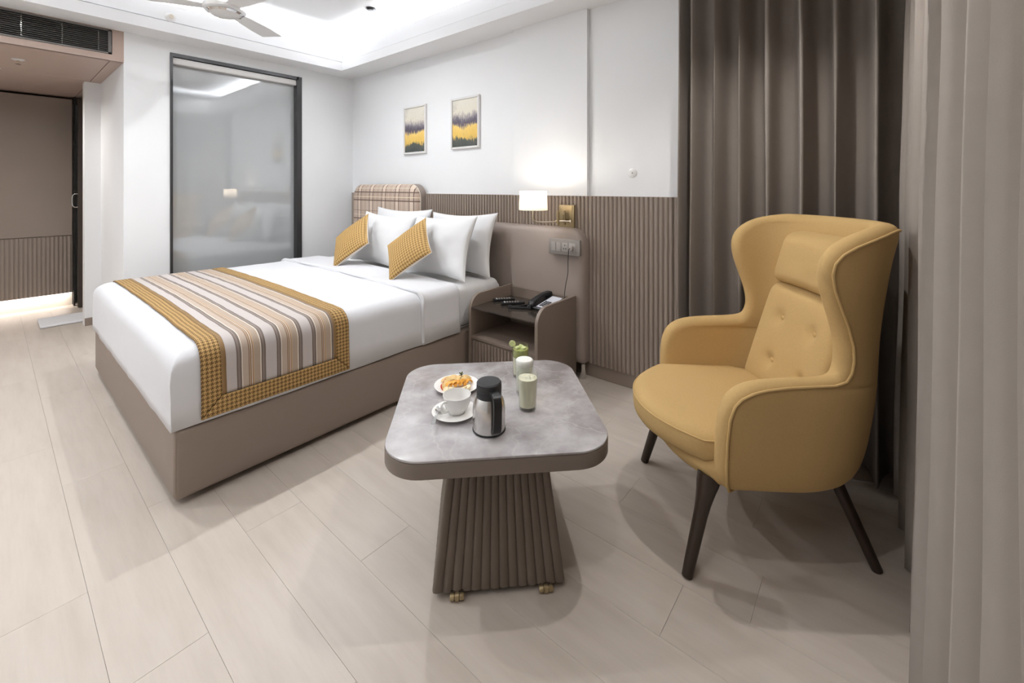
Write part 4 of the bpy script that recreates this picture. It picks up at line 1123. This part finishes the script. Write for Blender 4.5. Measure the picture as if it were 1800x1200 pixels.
# rim path: right edge up, along the top, left edge down
path = [(i, 0) for i in range(NR)] + [(NR - 1, j) for j in range(1, NC)] + [(i, NC) for i in range(NR - 1, -1, -1)]
rim = []
pp = [G[i][j] for i, j in path]
for q, (i, j) in enumerate(path):
    T_ = (pp[min(len(pp) - 1, q + 1)] - pp[max(0, q - 1)]).normalized(); N_ = NRM[i][j]
    o_ = T_.cross(N_).normalized(); rim.append((G[i][j], N_, o_, OUT[i][j], INN[i][j]))
NSEG = 5; loops = [[r_[3] for r_ in rim]]
for s in range(1, NSEG):
    a = PI * s / NSEG
    loops.append([bm.verts.new(c + N_ * (TH * .5 * math.cos(a)) + o_ * (TH * .42 * math.sin(a))) for c, N_, o_, _, _ in rim])
loops.append([r_[4] for r_ in rim])
for A, B in zip(loops, loops[1:]):
    for k in range(len(A) - 1): bm.faces.new((A[k], A[k + 1], B[k + 1], B[k]))
# bottom closing strip
for j in range(NC): bm.faces.new((OUT[0][j], INN[0][j], INN[0][j + 1], OUT[0][j + 1]))
for v in bm.verts: v.co.x *= SGN
sh = finish('shell', bm, 'chair', ch, 180)
md = sh.modifiers.new('smooth', 'SUBSURF'); md.levels = 1; md.render_levels = 1
pip = [c + N_ * (TH * .5) + o_ * .004 for c, N_, o_, _, _ in rim]
tube('piping', [(p.x * SGN, p.y, p.z) for p in pip], .0048, 'chair', ch, 8)

# seat base / apron under the cushion
def front_outline(hxx, back, fr, bow, n=18):
    pts = [(-hxx, back + .12), (-hxx + .04, back + .04), (-hxx + .12, back)] + [(hxx - .12, back), (hxx - .04, back + .04), (hxx, back + .12)]
    for k in range(n + 1):
        x = hxx - 2 * hxx * k / n; pts.append((x, fr - bow * (abs(x) / hxx) ** 2.2))
    return pts
def loft(name, layers, mat, par, cap_crown=0, smooth=60):
    bm = bmesh.new(); R = [[bm.verts.new((p[0] * SGN, p[1], z)) for p in o] for o, z in layers]
    for a, b in zip(R, R[1:]):
        n = len(a)
        for k in range(n): bm.faces.new((a[k], a[(k + 1) % n], b[(k + 1) % n], b[k]))
    bm.faces.new(R[0][::-1]); bm.faces.new(R[-1]); return finish(name, bm, mat, par, smooth)
def scaled(o, s, cy=0.0): return [(p[0] * s, cy + (p[1] - cy) * s) for p in o]
ob = front_outline(.322, -.17, .335, .125)
loft('seat_frame', [(scaled(ob, .86, .03), .300), (scaled(ob, .93, .03), .305), (scaled(ob, .975, .03), .322), (ob, .345), (scaled(ob, .985, .03), .372), (scaled(ob, .95, .03), .382)], 'chair', ch)
oc = front_outline(.298, -.20, .405, .160)
cyc = .08
L = []
for s, z in ((.90, .368), (.965, .372), (.992, .384), (1.0, .405), (1.0, .428), (.992, .443), (.970, .455), (.92, .464), (.80, .470), (.6, .474), (.3, .476), (.05, .477)): L.append((scaled(oc, s, cyc), z))
stc = loft('seat_cushion', L, 'chair', ch)
pipe = [(p[0] * .994 * SGN, cyc + (p[1] - cyc) * .994, .4435) for p in oc[5:]]
tube('piping', pipe, .0036, 'chair', stc, 6)

# back cushion and headrest
def lean_y(z): return -.145 - (z - .45) * .245
def backpad(name, z0, z1, hw0, hw1, thick, buttons, par, bul=.02, r=.045):
    H_ = z1 - z0; zc = (z0 + z1) / 2; W_ = 2 * max(hw0, hw1)
    def f(p):
        t = (p.z + H_ / 2) / H_; hwz = hw0 + (hw1 - hw0) * t; x = p.x * hwz / (W_ / 2)
        y = p.y; z = zc + p.z
        if p.y > 0:
            k = max(0, 1 - (p.x / (W_ / 2)) ** 4) * max(0, 1 - (2 * p.z / H_) ** 4); y += bul * k
            for bx_, bz_ in buttons:
                dd = ((x - bx_) ** 2 + (z - bz_) ** 2); y -= .020 * math.exp(-dd / (2 * .018 ** 2)) + .006 * math.exp(-dd / (2 * .05 ** 2))
        # follow the curved shell
        y += .10 * (x / .25) ** 2 * .35
        return Vector((x * SGN, y + lean_y(z) - thick / 2, z))
    return rbox(name, W_, thick, H_, r, 'chair', par, (26, 2, 26), f, smooth=80)
BT_ = [(-.105, .735), (.105, .735), (-.105, .56), (.105, .56)]
bk = backpad('back_cushion', .43, .868, .262, .222, .085, BT_, ch, .018)
for bx_, bz_ in BT_:
    bm = bmesh.new(); lathe_bm(bm, [(0, 0), (.0105, 0), (.0115, .003), (.009, .007), (.004, .009), (0, .0095)], 16)
    for v in bm.verts: v.co = Vector((v.co.x, v.co.z, v.co.y))
    o = finish('button', bm, 'chair', bk, 60); o.location = (bx_ * SGN, lean_y(bz_) - .004, bz_)
backpad('headrest', .862, 1.085, .225, .212, .095, [], ch, .03, .042)

# legs
def leg(top, foot, flare=True):
    t_, f_ = Vector(top), Vector(foot); pts = [t_.lerp(f_, k / 10) for k in range(11)]
    rr = [.038, .035, .029, .0245, .0220, .0212, .0204, .0196, .0188, .018, .0168] if flare else [.020 - .0004 * k for k in range(11)]
    bm = bmesh.new(); tube_bm(bm, pts, rr, 16); o = finish('leg', bm, 'leg', ch, 50)
    return o
for s in (1, -1):
    leg((s * SGN * .262, .215, .318), (s * SGN * .298, .300, .002)); leg((s * SGN * .200, -.205, .318), (s * SGN * .232, -.335, .002), False)

# ================================================================== CURTAINS
def curtain(name, label, tips, base, amp, axis, z0, z1, outward, mat='curtain', end0=None, end1=None, seed=0, sharp=1.25, parts=True, gather=.25, group=None):
    """pleated cloth; tips = positions of pleat crests along the wall; base = coordinate of the cloth's hanging plane"""
    t = thing(name, label, 'curtain', (0, 0, 0), 0, group)
    tips = sorted(tips); bm = bmesh.new(); NZ = 22; sec = []
    per = 14
    for i in range(len(tips) - 1):
        for k in range(per):
            sec.append((i, k / per))
    sec.append((len(tips) - 1, 0.0))
    rowsV = []
    for r_ in range(NZ + 1):
        z = z0 + (z1 - z0) * r_ / NZ; h = r_ / NZ; row = []
        for (i, f) in sec:
            a = tips[i]; b = tips[min(i + 1, len(tips) - 1)]; ph = 2 * PI * f
            k = ((1 + math.cos(ph)) / 2) ** sharp
            sp_ = (b - a); pos = a + sp_ * f - sp_ * .09 * math.sin(ph) * (1.0 - .4 * h)
            am = amp * (1.08 - gather * h) * (1 + .25 * nz(i * 3.1 + (1 if f > .5 else 0), seed, 0, 1.7)) 
            dep = am * k + .007 * nz(pos, z, seed, 2.0) + .012 * nz(i + f, seed, z, .6) * (1 - h)
            pos += .008 * nz(i * 1.3, z, seed + 4, .8)
            c = base + outward * dep
            row.append(bm.verts.new((pos, c, z) if axis == 'x' else (c, pos, z)))
        rowsV.append(row)
    for a, b in zip(rowsV, rowsV[1:]):
        for k in range(len(a) - 1): bm.faces.new((a[k], a[k + 1], b[k + 1], b[k]))
    o = finish('cloth', bm, mat, t, 180, recalc=False)
    md = o.modifiers.new('thickness', 'SOLIDIFY'); md.thickness = .003; md.offset = 0
    p0, p1 = min(tips), max(tips)
    if axis == 'x': box('curtain_track', p0, p1, base - .03, base + .01, z1 + .002, ZS - .001, 'white_plastic', t)
    else: box('curtain_track', base - .01, base + .03, p0, p1, z1 + .002, ZS - .001, 'white_plastic', t)
    return t
curtain('curtain', 'taupe grey floor-length curtain hanging across the corner behind the armchair', [-.80, -.735, -.615, -.495, -.385, -.245, -.117, .02, .17], 2.535, .165, 'x', .012, 2.45, -1, seed=2, sharp=1.8, gather=.12)
curtain('curtain', 'taupe grey floor-length curtain along the window wall in the right foreground', [-.75, -.5, -.25, 0, .25, .50, .73, .93, 1.17, 1.40, 1.66, 1.93, 2.15, 2.36], .235, .135, 'y', .012, 2.45, -1, seed=8, sharp=1.2, gather=.30)
